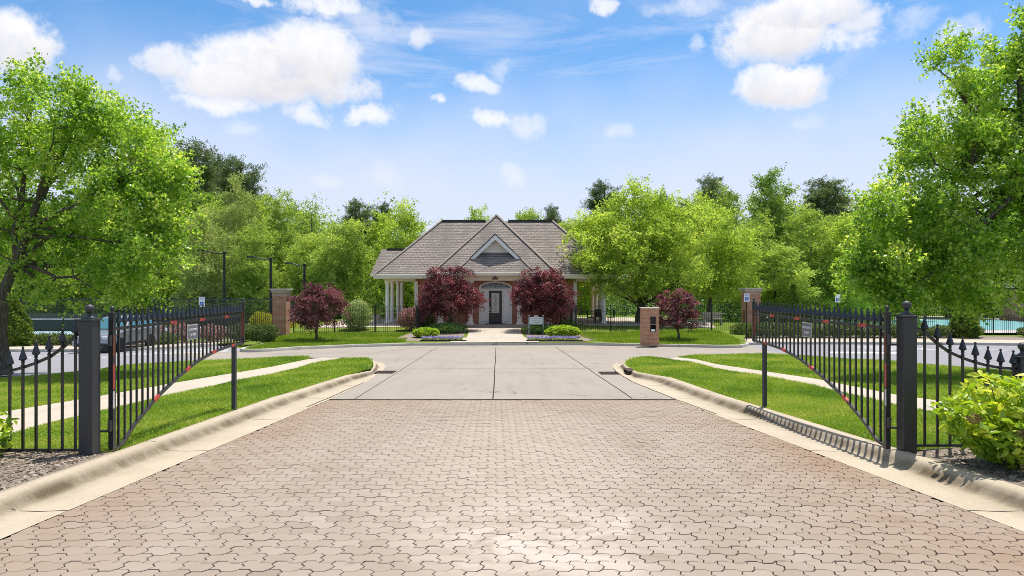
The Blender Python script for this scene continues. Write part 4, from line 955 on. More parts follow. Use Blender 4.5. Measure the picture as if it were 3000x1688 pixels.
def gate(label,A,B,sgn,group,tape_top,tape_bot):
    z0=H(A[1])+.1; r=thing('iron_gate',label,'gate',(A[0],A[1],z0),group)
    A=np.array(A);B=np.array(B);Lg=np.linalg.norm(B-A)
    pos=lambda t:A+(B-A)*t
    ctl=[(0,.90),(.05,.93),(.12,1.13),(.25,1.40),(.40,1.62),(.55,1.79),(.70,1.89),(.85,1.93),(1,1.935)]
    def zb(t): return float(np.interp(t,[c[0] for c in ctl],[c[1] for c in ctl]))
    ts=np.linspace(0,1,31)[1:-1]
    for t in ts:
        x,y=pos(t); mb=MB(); mb.bar((x,y,zb(t)),(x,y,2.72-.25),.024); finial(mb,x,y,2.72,.95); mb.build('picket',M['iron'],r)
    for nm,t,zb0,zt,w in (('hinge_stile',0,.86,2.66,.062),('latch_stile',1,1.92,2.70,.055)):
        x,y=pos(t); mb=MB(); mb.bar((x,y,zb0),(x,y,zt),w); mb.box((x,y,zt+.01),(w*1.3,w*1.3,.02)); mb.lathe([(w*.5,.02),(w*.3,.04)]+[(w*.52*math.sin(a),.075-w*.52*math.cos(a)) for a in np.linspace(.5,3.1,8)],(x,y,zt),12); mb.build(nm,M['iron'],r)
    a=pos(0);b=pos(1)
    MB().bar((a[0],a[1],2.47),(b[0],b[1],2.47),.034,.04).build('top_rail',M['iron'],r)
    mb=MB(); tt=np.linspace(0,1,40); off=.0
    for u,v in zip(tt[:-1],tt[1:]):
        p,q=pos(u),pos(v); mb.bar((p[0],p[1],zb(u)-.01),(q[0],q[1],zb(v)-.01),.034,.045)
    mb.build('curved_bottom_rail',M['iron'],r)
    for px in tape_top:
        t=tpx(px,A,B); p=pos(t-.022); q=pos(t+.022); MB().bar((p[0],p[1],2.47),(q[0],q[1],2.47),.04,.046).build('red_tape',M['red_tape'],r)
    for px in tape_bot:
        t=tpx(px,A,B); p=pos(t-.016); q=pos(t+.016); MB().bar((p[0],p[1],zb(t-.016)-.01),(q[0],q[1],zb(t+.016)-.01),.04,.052).build('red_tape',M['red_tape'],r)
    x,y=A; s=-sgn
    MB().box((x+s*.033,y-.02,1.85),(.006,.03,.32)).build('red_tape',M['red_tape'],r)
    MB().box((x+s*.033,y-.02,1.55),(.006,.03,.22)).build('white_tape',M['white_tape'],r)
    MB().box((x+s*.033,y-.02,2.25),(.006,.03,.28)).build('red_tape',M['rust'],r)
    MB().box((b[0]-sgn*.0,b[1]-.03,2.3),(.045,.006,.5)).build('red_tape',M['rust'],r)
    for zz in (1.15,2.25):
        mb=MB(); mb.box((x+sgn*.07,y-.03,zz),(.12,.05,.022)); mb.lathe([(.028,-.07),(.028,.07)],(x,y-.045,zz+.07),10); mb.build('hinge',M['iron_dull'],r)
    return r
def tpx(px,A,B):
    k=(px-1500)/F     # A.x+(B.x-A.x)t = k*(A.y+(B.y-A.y)t)
    return (k*A[1]-A[0])/((B[0]-A[0])-k*(B[1]-A[1]))
GL=((-5.19,8.86),(-5.26,13.35)); GR=((4.99,9.08),(4.94,13.95))
gate('open iron gate with swooping lower edge left of the drive',GL[0],GL[1],-1,'open gates',(506,590,662),(457,549,626,682))
gate('open iron gate with swooping lower edge right of the drive',GR[0],GR[1],1,'open gates',(2264,2337,2423,2530),(2242,2298,2378,2477))
for lab,x,d in (('square iron rest post under the free end of the left gate',-5.26,12.92),('square iron rest post under the free end of the right gate',4.95,13.38)):
    z=H(d)+.1; r=thing('gate_rest_post',lab,'post',(x,d,z),'rest posts of the open gates')
    MB().box((x,d,(z+1.9)/2-.03),(.075,.075,1.9-z+.06)).build('shaft',M['iron_dull'],r,bevel=.004)
    MB().box((x,d,1.905),(.085,.085,.012)).build('saddle',M['iron_dull'],r)
for sgn,px,lab in ((-1,558,'small grey gates locked notice on the left gate'),(1,2370,'small grey gates locked notice on the right gate')):
    A,B=(np.array(GL[0]),np.array(GL[1])) if sgn<0 else (np.array(GR[0]),np.array(GR[1]))
    t=tpx(px,A,B); p=A+(B-A)*t; x=p[0]-sgn*.035; zc=2.285 if sgn<0 else 2.30
    r=thing('gate_sign',lab,'sign',(x,p[1],zc-.12),'notices on the gates')
    MB().box((x,p[1],zc),(.006,.36,.245)).build('sign_border',M['white_tape'],r)
    MB().box((x-sgn*.003,p[1],zc),(.007,.335,.22)).build('sign_panel',M['sign_grey'],r)
    rz=PI/2 if sgn<0 else -PI/2
    text('lettering','GATES LOCKED',.052,(x-sgn*.008,p[1],zc+.04),M['sign_white'],r,rz,sx=.83); text('lettering','BY 10PM',.055,(x-sgn*.008,p[1],zc-.045),M['sign_white'],r,rz,sx=.85)
# storm drains
for lab,hx,hy,dirv in (('rusty kerb inlet with iron grate at the end of the left kerb',1078,1092,-1),('rusty kerb inlet with iron grate at the end of the right kerb',1836,1095,1)):
    x,y,z=at(hx,hy,.0); r=thing('storm_drain',lab,'drain',(x,y,z),'kerb drains')
    s=-dirv; ang=-.10*s
    MB().box((x+dirv*.09,y,z+.075),(.26,.85,.135),0).build('hood',M['grate'],r,bevel=.03)
    MB().box((x-dirv*.042,y,z+.07),(.012,.62,.085),0).build('throat',M['dark'],r)
    mb=MB(); gx=x+s*.55; W=.62; Lh=.85
    mb.b2((gx-W/2,y-Lh/2,z-.01),(gx+W/2,y-Lh/2+.05,z+.016)); mb.b2((gx-W/2,y+Lh/2-.05,z-.01),(gx+W/2,y+Lh/2,z+.016)); mb.b2((gx-W/2,y-Lh/2+.05,z-.01),(gx-W/2+.04,y+Lh/2-.05,z+.016)); mb.b2((gx+W/2-.04,y-Lh/2+.05,z-.01),(gx+W/2,y+Lh/2-.05,z+.016))
    for i in range(1,8): 
        q=gx-W/2+.04+(W-.08)*i/8; mb.b2((q-.012,y-Lh/2+.05,z-.008),(q+.012,y+Lh/2-.05,z+.013))
    for i in range(1,5):
        q=y-Lh/2+Lh*i/5; mb.b2((gx-W/2+.04,q-.02,z-.006),(gx+W/2-.04,q+.02,z+.010))
    mb.build('grate',M['grate'],r); MB().b2((gx-W/2+.01,y-Lh/2+.01,z-.005),(gx+W/2-.01,y+Lh/2-.01,z+.006)).build('pit',M['dark'],r)
# ------------------------------------------------------------------ iron fences round the island and pool
def iron_fence(name,label,a,b,zt,zrail,step,group,posts=2.4,bot=.08):
    a=np.array(a);b=np.array(b);Lf=np.linalg.norm(b-a); r=thing(name,label,'fence',(a[0],a[1],islz(*a) if abs(a[0])<17 and a[1]<47 else H(a[1])),group)
    n=int(Lf/step); mb=MB(); g=lambda p: (islz(*p) if abs(p[0])<15.5 and p[1]<47 else H(p[1]))-.02
    for i in range(n+1):
        p=a+(b-a)*i/n; z=g(p); mb.bar((p[0],p[1],z+.03),(p[0],p[1],z+zt),.019); mb.lathe([(.016,0),(.02,.015),(.003,.08)],(p[0],p[1],z+zt-.01),5)
    for zz in (zrail,bot):
        mb.bar((a[0],a[1],g(a)+zz),(b[0],b[1],g(b)+zz),.03)
    mb.build('picket_panel',M['far_iron'],r)
    m=max(1,round(Lf/posts))
    for i in range(m+1):
        p=a+(b-a)*i/m; z=g(p); mb=MB(); mb.box((p[0],p[1],z+(zt+.02)/2),(.06,.06,zt+.04)); mb.ball((p[0],p[1],z+zt+.06),.045,6); mb.build('post',M['far_iron'],r)
    return r
iron_fence('iron_fence','low black iron fence across the lawn left of the walkway',(-14.1,44.1),(-6.2,44.1),1.72,1.42,.14,'clubhouse iron fences')
iron_fence('iron_fence','low black iron fence across the lawn right of the walkway, behind the call box',(4.15,44.1),(15.6,45.9),1.72,1.42,.14,'clubhouse iron fences')
iron_fence('iron_fence','black iron fence between the left brick pier and the tennis court',(-15.4,44.0),(-22,46.2),1.6,1.35,.15,'clubhouse iron fences')
iron_fence('iron_fence','black iron fence along the near side of the pool',(17,48.6),(54,48.6),1.36,1.12,.15,'pool fences')
iron_fence('iron_fence','black iron fence along the far side of the pool under the trees',(20,72.5),(44,72.5),1.5,1.25,.2,'pool fences')
def yard_gate(label,a,b,group):
    a=np.array(a);b=np.array(b); z=islz(*a)-.02; r=thing('yard_gate',label,'gate',(a[0],a[1],z),group)
    mb=MB(); n=11
    for i in range(1,n): 
        p=a+(b-a)*i/n; mb.bar((p[0],p[1],z+.1),(p[0],p[1],z+1.55+.28*math.sin(PI*.5*i/n)),.024)
    for q in (.12,1.4): mb.bar((a[0],a[1],z+q),(b[0],b[1],z+q),.035)
    mb.build('picket_panel',M['far_iron'],r)
    for p,h in ((a,1.75),(b,1.9)): MB().box((p[0],p[1],z+h/2),(.09,.09,h)).build('stile',M['far_iron'],r)
    MB().box((a[0]*.7+b[0]*.3,a[1]*.7+b[1]*.3-.03,z+1.05),(.9 if 0 else .12,.04,.6)).build('lock_box',M['far_iron'],r)
yard_gate('open black iron gate seen edge on at the left of the walkway',(-6.15,44.1),(-6.0,46.2),'open yard gates by the walkway')
yard_gate('open black iron gate turned inwards at the right of the walkway',(4.12,44.1),(3.3,46.2),'open yard gates by the walkway')
# ------------------------------------------------------------------ brick piers, call box
def pier(label,x,y,w,zt,group,nz=None):
    z=islz(x,y)-.1; r=thing('brick_pier',label,'pier',(x,y,z),group)
    MB().box((x,y,(z+zt-.42)/2),(w,w,zt-.42-z)).build('shaft',M['pier_brick'],r)
    mb=MB(); mb.box((x,y,zt-.395),(w+.05,w+.05,.05)); mb.build('band',M['stone'],r)
    MB().box((x,y,zt-.305),(w+.02,w+.02,.13)).build('collar',M['pier_brick'],r)
    mb=MB(); mb.box((x,y,zt-.20),(w+.10,w+.10,.08)); mb.box((x,y,zt-.12),(w+.18,w+.18,.08)); mb.box((x,y,zt-.04),(w+.26,w+.26,.08)); mb.build('cap',M['stone'],r,bevel=.012)
pier('tall brick pier with stone cap beside the left small red maple',-14.62,43.3,.85,2.95,'brick piers')
pier('tall brick pier with stone cap behind the free end of the right gate',16.3,46.6,.98,3.0,'brick piers')
x,y=7.58,37.62; z=islz(x,y)-.06; r=thing('call_box_pillar','short brick call box pillar with black panel standing on the island kerb','pillar',(x,y,z))
MB().box((x,y,z+1.02),(.92,.62,2.04)).build('shaft',M['pier_brick'],r); MB().box((x,y,z+2.065),(.99,.69,.05)).build('cap',M['stone'],r,bevel=.008)
zc=z+.98
MB().b2((x-.02,y-.335,z+1.18),(x+.28,y-.31,z+1.58)).b2((x-.02,y-.333,z+1.57),(x+.28,y-.31,z+1.60)).build('call_panel',M['cardark'],r,bevel=.01)
MB().b2((x-.02,y-.33,z+.76),(x+.28,y-.31,z+1.14)).build('keypad_panel',M['dark'],r); MB().b2((x+.02,y-.335,z+.79),(x+.24,y-.33,z+.91)).build('notice_plate',M['sign_white'],r)
# ------------------------------------------------------------------ signs
def p_sign(label,px,top,bot,d):
    x=(px-1500)/F*d; zt=CZ-(top-844)/F*d; zb=CZ-(bot-844)/F*d; w=.32; r=thing('parking_sign',label,'sign',(x,d,H(d)+.1),'accessible parking signs')
    MB().tube([(x,d+.03,H(d)),(x,d+.03,zt-.05)],.03,8).build('pole',M['far_iron'],r)
    MB().b2((x-w/2,d-.006,zb),(x+w/2,d+.006,zt)).build('sign_panel',M['sign_white'],r)
    s=.105; c=zb+.17; MB().b2((x-s,d-.009,c-s),(x+s,d-.006,c+s)).build('blue_square',M['blue'],r)
    mb=MB(); yy=d-.013; ps=[(x-.01+.048*math.cos(a),yy,c-.03+.048*math.sin(a)) for a in np.linspace(1.9,6.6,12)]; mb.tube(ps,.008,4); mb.tube([(x-.015,yy,c+.045),(x-.012,yy,c+.0),(x+.03,yy,c-.0),(x+.045,yy,c-.055),(x+.06,yy,c-.05)],.009,4); mb.tube([(x-.013,yy,c+.025),(x+.025,yy,c+.02)],.007,4); mb.ball((x-.018,yy,c+.068),.014,6); mb.build('wheelchair_symbol',M['sign_white'],r)
    text('lettering','RESERVED\nPARKING',.05,(x,d-.009,zt-.10),M['blue'],r)
p_sign('accessible parking sign behind the left gate',591,870,899,37.6); p_sign('accessible parking sign in front of the right brick pier',2188,860,884,41.0); p_sign('accessible parking sign above the middle of the right gate',2454,862,886,42.0)
d=43.; x=(1570.5-1500)/F*d; zt=CZ-(929.5-844)/F*d; zb=CZ-(950.5-844)/F*d; w=.80; z0=islz(x,d)
r=thing('clubhouse_sign','white clubhouse name sign with arched top on two pale posts','sign',(x,d,z0))
arch=[(x+.15*math.cos(a),zt-.0+.13*math.sin(a)) for a in np.linspace(0,PI,13)]
MB().prism([(x-w/2,zb),(x+w/2,zb),(x+w/2,zt)]+arch+[(x-w/2,zt)],d-.015,d+.015,'y').build('sign_panel',M['sign_shade'],r)
for k in (-1,1):
    MB().box((x+k*(w/2+.045),d,(z0+zt)/2-.02),(.07,.07,zt-z0+.1)).ball((x+k*(w/2+.045),d,zt+.10),.04,6).build('post',M['sign_post'],r)
mb=MB(); mb.lathe([(.001,-.003),(.055,-.003),(.055,.003),(.001,.003)],(0,0,0),12); o=mb.build('emblem',M['sign_text'],r,local=True); o.location=Vector((x,d-.018,zt+.045))-r.location; o.rotation_euler=(PI/2,0,0)
for s,zz,q in (('WHITTINGTON CREEK',zt-.085,.062),('AMENITY AREA',zt-.23,.085),('CLUBHOUSE',zt-.345,.085)): text('lettering',s,q,(x,d-.017,zz),M['sign_text'],r,0,sx=.95)
# ------------------------------------------------------------------ tennis lamps, chain link fence
for lab,px,ty,d,arm in (('farthest left tennis lamp post, half lost against the trees',454,783,51,.95),('tallest tennis lamp post standing in front of the chain link fence',657,739,53,2.15),('tennis lamp post rising beside the left brick pier',793,757,52,1.75),('short looking tennis lamp post above the left small red maple',892,775,51,1.4)):
    x=(px-1500)/F*d; zt=CZ-(ty-844)/F*d; r=thing('lamp_post',lab,'lamp post',(x,d,H(d)),'tennis court lamps')
    MB().tube([(x,d,H(d)-.1),(x,d,zt)],[.11,.09],8).lathe([(.13,-.02),(.13,.04),(.03,.08)],(x,d,zt),10).build('pole',M['far_iron'],r)
    mb=MB(); L0=arm; mb.tube([(x+.25,d,zt-.12),(x,d,zt-.12),(x-.28*L0,d,zt-.10),(x-L0*.6,d,zt+.06),(x-L0*.75,d,zt+.1)],.045,6); mb.build('arm',M['far_iron'],r)
    MB().box((x-L0*.87,d,zt+.10),(.34*L0,.3,.09)).box((x-L0*.87,d,zt+.155),(.24*L0,.2,.03)).build('lamp_head',M['far_iron'],r,bevel=.02)
d=60; x=(2270-1500)/F*d; r=thing('lamp_post','square headed lamp post among the trees right of the right brick pier','lamp post',(x,d,H(d)),None); zt=CZ-(795-844)/F*d
MB().tube([(x,d,H(d)-.1),(x,d,zt)],.08,8).build('pole',M['far_iron'],r); MB().box((x+.3,d,zt+.02),(.75,.4,.18)).build('lamp_head',M['far_iron'],r,bevel=.02)
def chain(label,a,b,zt,group,pitch=.13):
    a=np.array(a);b=np.array(b);Lf=np.linalg.norm(b-a); u=(b-a)/Lf; z=H(a[1]); r=thing('chain_link_fence',label,'fence',(a[0],a[1],z),group); h=zt-z; mb=MB(); k=-h
    while k<Lf:
        for sg in (0,1):
            s0=max(k,0);s1=min(k+h,Lf)
            if s1<=s0: continue
            za,zb_=(s0-k,s1-k) if sg==0 else (h-(s0-k),h-(s1-k)); p=a+u*s0;q=a+u*s1; mb.bar((p[0],p[1]+sg*.012,z+za),(q[0],q[1]+sg*.012,z+zb_),.011)
        k+=pitch
    mb.build('wire_mesh',M['mesh'],r)
    MB().tube([(a[0],a[1],zt),(b[0],b[1],zt)],.032,6).build('top_rail',M['mesh'],r)
    n=max(1,round(Lf/3.0))
    for i in range(n+1):
        p=a+(b-a)*i/n; MB().tube([(p[0],p[1],z-.05),(p[0],p[1],zt+.06)],.04,6).build('post',M['mesh'],r)
chain('chain link fence along the near side of the tennis court',(-36,46.2),(-16.2,46.2),2.22,'tennis court fences')
chain('chain link fence closing the tennis court beside the left brick pier',(-16.2,46.4),(-15.6,58.6),2.2,'tennis court fences',.2)
r=thing('windscreen_fence','dark cloth windscreen at the back of the tennis court','fence',(-30,59,H(59)))
MB().b2((-48,58.98,H(59)+.25),(-16,59.02,H(59)+1.1)).build('screen_cloth',M['screen'],r); mb=MB()
for i in range(12): mb.tube([(-48+i*2.9,59.05,H(59)-.05),(-48+i*2.9,59.05,H(59)+2.4)],.04,6)
mb.tube([(-48.1,59.05,H(59)+2.4),(-15.9,59.05,H(59)+2.4)],.045,6)
mb.build('fence_frame',M['mesh'],r)
r=thing('tennis_net','low tennis net with white band at the left of the court','net',(-30,50.5,H(50)))
MB().b2((-38,50.49,H(50)+.1),(-30.6,50.51,H(50)+.95)).build('net_mesh',M['mesh'],r); MB().b2((-38,50.47,H(50)+.95),(-30.6,50.53,H(50)+1.03)).build('net_band',M['white'],r); MB().tube([(-30.55,50.5,H(50)),(-30.55,50.5,H(50)+1.07)],.05,8).build('post',M['mesh'],r)
# ------------------------------------------------------------------ parked car
def car(x,y,z):
    r=thing('parked_car','silver grey sport utility car parked behind the left gate, nose towards the drive','car',(x,y,z))
    hw=.92
    def arch(c,n=9): return [(c+.42*math.cos(a),.33+.42*math.sin(a)) for a in np.linspace(PI,0,n)]
    pf=[(-2.28,.38),(-2.34,.55),(-2.30,.80),(-2.12,.95),(-1.05,1.08),(-.95,1.12),(2.15,1.14),(2.28,.95),(2.33,.6),(2.25,.38)]
    low=arch(1.4)[::-1]+arch(-1.42)[::-1]
    prof=[(p[0],p[1]) for p in pf]+[(c[0],max(c[1],.30)) for c in low]
    mb=MB(); mb.prism([(x0+y,z0+z) for x0,z0 in prof],x-hw,x+hw,'x'); mb.build('body',M['carbody'],r,bevel=.05)
    V=[(sx*hw*w+x,y+yy,z+zz) for yy,zz,w in ((-1.0,1.09,.95),(-.25,1.66,.75),(.3,1.72,.76),(1.55,1.70,.76),(2.2,1.13,.93)) for sx in (-1,1)]
    Fq=[(0,1,3,2),(2,3,5,4),(4,5,7,6),(6,7,9,8),(0,2,4,6,8),(1,9,7,5,3),(0,8,9,1)]
    MB().add(V,Fq).build('cabin',M['carbody'],r,bevel=.03)
    def q(name,pts,mat): MB().add(pts,[(0,1,2,3)]).build(name,mat,r)
    o=.012
    q('windscreen',[(x-.80,y-.96-o,z+1.14+o),(x+.80,y-.96-o,z+1.14+o),(x+.64,y-.30-o,z+1.62+o),(x-.64,y-.30-o,z+1.62+o)],M['carglass'])
    for s in (-1,1):
        f=lambda zz: hw*(.95-.2*(zz-1.1)/.58)+.014
        for n_,(a,b,c,d_) in (('side_window',(-.66,.35,.35,-.16)),('side_window',(.43,1.30,1.24,.43)),('side_window',(1.38,1.95,1.55,1.32))):
            q(n_,[(x+s*f(1.16),y+a,z+1.16),(x+s*f(1.16),y+b,z+1.16),(x+s*f(1.6),y+c,z+1.6),(x+s*f(1.6),y+d_,z+1.6)],M['carglass'])
        MB().box((x+s*(hw+.10),y-.62,z+1.2),(.2,.12,.15)).build('mirror',M['carbody'],r,bevel=.03)
        MB().box((x+s*.70,y-2.24,z+.80),(.36,.16,.15)).build('headlight',M['lamp'],r,bevel=.03)
        MB().box((x+s*(hw+.004),y,z+.42),(.03,2.0,.14)).build('sill_trim',M['cardark'],r,bevel=.01)
        for hy in (.18,1.15): MB().box((x+s*(hw+.012),y+hy,z+.98),(.03,.2,.03)).build('door_handle',M['carbody'],r)
        for yy in (-1.42,1.4):
            w=MB(); w.lathe([(.22,-.11),(.34,-.11),(.36,-.07),(.36,.07),(.34,.11),(.22,.11)],(0,0,0),24); wo=w.build('wheel',M['tyre'],r,local=True,smooth=True); wo.location=(s*(hw-.10),yy,.36); wo.rotation_euler=(0,PI/2,0)
            rm=MB(); rm.lathe([(.23,-.06),(.23,.06),(.05,.09 if s>0 else -.09),(.02,.1 if s>0 else -.1)],(0,0,0),20); ro=rm.build('rim',M['rim'],None); ro.parent=wo
    MB().box((x,y-2.31,z+.70),(.85,.08,.22)).build('grille',M['cardark'],r,bevel=.02); MB().box((x,y-2.30,z+.45),(1.5,.12,.16)).build('bumper',M['cardark'],r,bevel=.03)
    MB().box((x,y-2.36,z+.56),(.34,.01,.16)).build('number_plate',M['sign_white'],r)
car(-19.85,34.5,H(34.5)+.0)
# ------------------------------------------------------------------ clubhouse
CX=-1.2; FZ=.41
ch=thing('clubhouse','brick clubhouse with big hipped shingle roof, gabled dormer and columned porches','building',(CX,50.3,FZ))
X=lambda v: v+CX
# roofs
e=3.97; ey0,ey1=49.2,60.2; rdy=54.7; rz_=8.36
def hip(name,c,r0,r1,zr,ze,ztk,mat,parent):
    (x0,y0),(x1,y1)=c
    V=[(x0,y0,ze),(x1,y0,ze),(x1,y1,ze),(x0,y1,ze),(r0[0],r0[1],zr),(r1[0],r1[1],zr)]
    Fq=[(0,1,5,4),(1,2,5),(2,3,4,5),(3,0,4),(0,3,2,1)]
    return MB().add(V,Fq).build(name,mat,parent)
rf=hip('roof',((X(-8.75),ey0),(X(8.75),ey1)),(X(-4.45),rdy),(X(4.45),rdy),rz_,e,.1,M['shingle'],ch)
def cap(par,a,b,w=.24): MB().bar(a,b,w,.05).build('ridge_cap',M['ridgecap'],par)
MB().bar((X(-4.4),rdy,rz_+.04),(X(-.9),rdy,rz_+.04),.3,.1).bar((X(.9),rdy,rz_+.04),(X(4.4),rdy,rz_+.04),.3,.1).build('ridge_vent',M['ridgevent'],rf)
for s in (-1,1): cap(rf,(X(s*8.72),ey0+.02,e+.03),(X(s*4.45),rdy,rz_+.03))
fe=4.08; f0=47.7; fx=4.35; fp=(X(0),53.1,8.66); fb=58.5
fr=MB().add([(X(-fx),f0,fe),(X(fx),f0,fe),(X(fx),fb,fe),(X(-fx),fb,fe),fp],[(0,1,4),(1,2,4),(2,3,4),(3,0,4),(0,3,2,1)]).build('front_roof',M['shingle'],ch)
for s in (-1,1):
    cap(fr,(X(s*1.80),48.93,5.16),(X(s*2.65),47.9,4.28),.16)
    cap(fr,(X(s*fx),f0,fe+.03),(fp[0],fp[1],fp[2]+.03))
# rear wing
MB().add([(X(-10.5),56.,e),(X(-5),56.,e),(X(-5),62,e),(X(-10.5),62,e),(X(-10.05),59,6.35),(X(-5),59,6.35)],[(0,1,5,4),(2,3,4,5),(3,0,4),(1,2,5),(0,3,2,1)]).build('wing_roof',M['shingle'],ch)
MB().bar((X(-9.6),59,6.38),(X(-7.4),59,6.38),.3,.08).build('ridge_vent',M['ridgevent'],ch)
for y_ in (56.4,61.5): column_later=None
# fascia, gutters, frieze
mb=MB()
mb.b2((X(-8.78),ey0-.03,e-.30),(X(-fx),ey0+.12,e+.02)); mb.b2((X(fx),ey0-.03,e-.30),(X(8.78),ey0+.12,e+.02))
for s in (-1,1): mb.b2((X(s*8.78),ey0+.12,e-.30),(X(s*8.60),ey1,e+.02))
mb.b2((X(-fx-.04),f0-.04,fe-.22),(X(fx+.04),f0+.12,fe+.02))
for s in (-1,1): mb.b2((X(s*(fx+.04)),f0+.12,fe-.22),(X(s*(fx-.1)),ey0-.03,fe+.02))
mb.build('gutter',M['trim'],ch,bevel=.03)
mb=MB(); mb.b2((X(-8.6),ey0+.12,e-.27),(X(8.6),ey1-.1,e-.22)); mb.b2((X(-fx+.1),f0+.12,fe-.19),(X(fx-.1),ey0+.10,fe-.14)); mb.build('soffit',M['trim'],ch)
mb=MB(); mb.b2((X(-4.1),48.2,3.52),(X(4.1),48.55,fe-.19)); mb.b2((X(-4.16),48.14,3.76),(X(4.16),48.2,fe-.19))
for s in (-1,1):
    mb.b2((X(s*4.1),48.55,3.52),(X(s*3.75),49.33,fe-.2)); mb.b2((X(s*8.12),49.85,3.48),(X(s*5.9),50.2,e-.27)); mb.b2((X(s*8.12),50.2,3.48),(X(s*7.75),57.2,e-.27))
mb.build('entablature',M['trim'],ch)
# brick core with an arched opening filled by the entrance
wl=MB(); wy=49.35; ws=50.3; ow=1.19; oh=FZ+2.62; rise=.45
for s in (-1,1):
    wl.b2((X(s*4.0),wy,FZ-.3),(X(s*ow),wy+.3,e-.27)); wl.b2((X(s*4.0),wy+.3,FZ-.3),(X(s*3.7),ws,e-.27)); wl.b2((X(s*5.85),ws,FZ-.3),(X(s*3.7),ws+.3,e-.27))
ar=[(X(ow*math.cos(a)),oh+rise*math.sin(a)) for a in np.linspace(PI,0,17)]
for (xa,za),(xb,zb) in zip(ar[:-1],ar[1:]):
    wl.add([(xa,wy,za),(xb,wy,zb),(xb,wy,e-.27),(xa,wy,e-.27),(xa,wy+.3,za),(xb,wy+.3,zb)],[(0,1,2,3),(0,4,5,1)])
for s in (-1,1): wl.b2((X(s*5.85),ws+.3,FZ-.3),(X(s*5.55),58,e-.27))
wl.b2((X(-5.55),57.7,FZ-.3),(X(5.55),58,e-.27))
wl.build('wall',M['brick'],ch)
for s in (-1,1): MB().b2((X(s*5.98),ws-.10,FZ),(X(s*5.72),ws+.16,3.48)).build('pilaster',M['column'],ch)
# arch trim
mb=MB(); ins=[(X((ow-.14)*math.cos(a)),oh+(rise-.12)*math.sin(a)) for a in np.linspace(PI,0,17)]
for i in range(16):
    q=[ar[i],ar[i+1],ins[i+1],ins[i]]; mb.add([(p[0],wy-.05,p[1]) for p in q]+[(p[0],wy+.1,p[1]) for p in q],[(0,1,2,3),(7,6,5,4),(0,4,5,1),(2,6,7,3)])
for s in (-1,1): mb.b2((X(s*ow),wy-.05,FZ),(X(s*(ow-.14)),wy+.1,oh))
mb.b2((X(-ow+.14),wy-.02,FZ+2.40),(X(ow-.14),wy+.1,FZ+2.56))
for s in (-1,1): mb.b2((X(s*.60),wy-.02,FZ),(X(s*.47),wy+.1,FZ+2.40)); mb.b2((X(s*1.05),wy-.02,FZ),(X(s*.60),wy+.1,FZ+.16)) 
mb.build('door_frame',M['column'],ch)
MB().prism([(X(-.09),oh+rise-.03),(X(.09),oh+rise-.03),(X(.15),3.51),(X(-.15),3.51)],wy-.09,wy+.05,'y').build('keystone',M['column'],ch)
dr=MB().b2((X(-.465),wy+.02,FZ+.02),(X(.465),wy+.08,FZ+2.395)).build('door',M['door'],ch)
MB().b2((X(-.28),wy+.005,FZ+.78),(X(.28),wy+.02,FZ+2.22)).build('glass',M['frost'],dr)
mb=MB(); zc=FZ+1.5
for k,(hw_,hh) in enumerate(((.12,.2),(.07,.12))):
    for a,b in (((-hw_,0),(0,hh)),((0,hh),(hw_,0)),((hw_,0),(0,-hh)),((0,-hh),(-hw_,0))): mb.bar((X(a[0]),wy,zc+a[1]),(X(b[0]),wy,zc+b[1]),.012)
for s in (-1,1):
    pts=[(X(.06*math.sin(i*1.05)),wy,zc+s*(.2+.07*i)) for i in range(7)]
    for a,b in zip(pts[:-1],pts[1:]): mb.bar(a,b,.012)
    pts=[(X(-.06*math.sin(i*1.05)),wy,zc+s*(.2+.07*i)) for i in range(7)]
    for a,b in zip(pts[:-1],pts[1:]): mb.bar(a,b,.012)
mb.build('leading',M['lead'],dr)
for z_ in (1.18,1.02): MB().box((X(-.405),wy-.0,FZ+z_),(.06,.04,.10)).build('lock_plate',M['brass'],dr)
MB().tube([(X(-.40),wy+.02,FZ+.82),(X(-.40),wy-.05,FZ+.82)],.03,8).build('handle',M['brass'],dr)
for s in (-1,1):
    sl=MB().b2((X(s*1.045),wy+.05,FZ+.17),(X(s*.605),wy+.06,FZ+2.395)).build('sidelight',M['blind'],ch)
    MB().b2((X(s*1.02),wy+.044,FZ+.17),(X(s*.63),wy+.05,FZ+.21)).b2((X(s*1.045),wy+.036,FZ+.17),(X(s*1.02),wy+.05,FZ+2.39)).build('sash',M['white'],sl)
fl=[(X((ow-.14)*math.cos(a)),oh-.06+(rise-.08)*math.sin(a)) for a in np.linspace(PI,0,17)]
fg=MB().prism([(x_,z_) for x_,z_ in fl][::-1],wy+.06,wy+.08,'y').build('fanlight',M['glass'],ch)
mb=MB()
for a in np.linspace(.25,PI-.25,6): mb.bar((X(.18*math.cos(a)),wy+.04,oh-.05+.06*math.sin(a)),(X((ow-.15)*math.cos(a)),wy+.04,oh-.05+(rise-.09)*math.sin(a)),.03)
pp=[(X(.25*math.cos(a)),wy+.04,oh-.06+.11*math.sin(a)) for a in np.linspace(PI,0,9)]
for a,b in zip(pp[:-1],pp[1:]): mb.bar(a,b,.03)
mb.build('muntins',M['white'],fg)
MB().prism([(X(-.21),3.60),(X(.21),3.60),(X(.21),3.69),(X(.13),3.70)]+[(X(.13*math.cos(a)),3.71+.12*math.sin(a)) for a in np.linspace(0,PI,9)]+[(X(-.13),3.70),(X(-.21),3.69)],48.09,48.13,'y').build('plaque',M['lead'],ch)
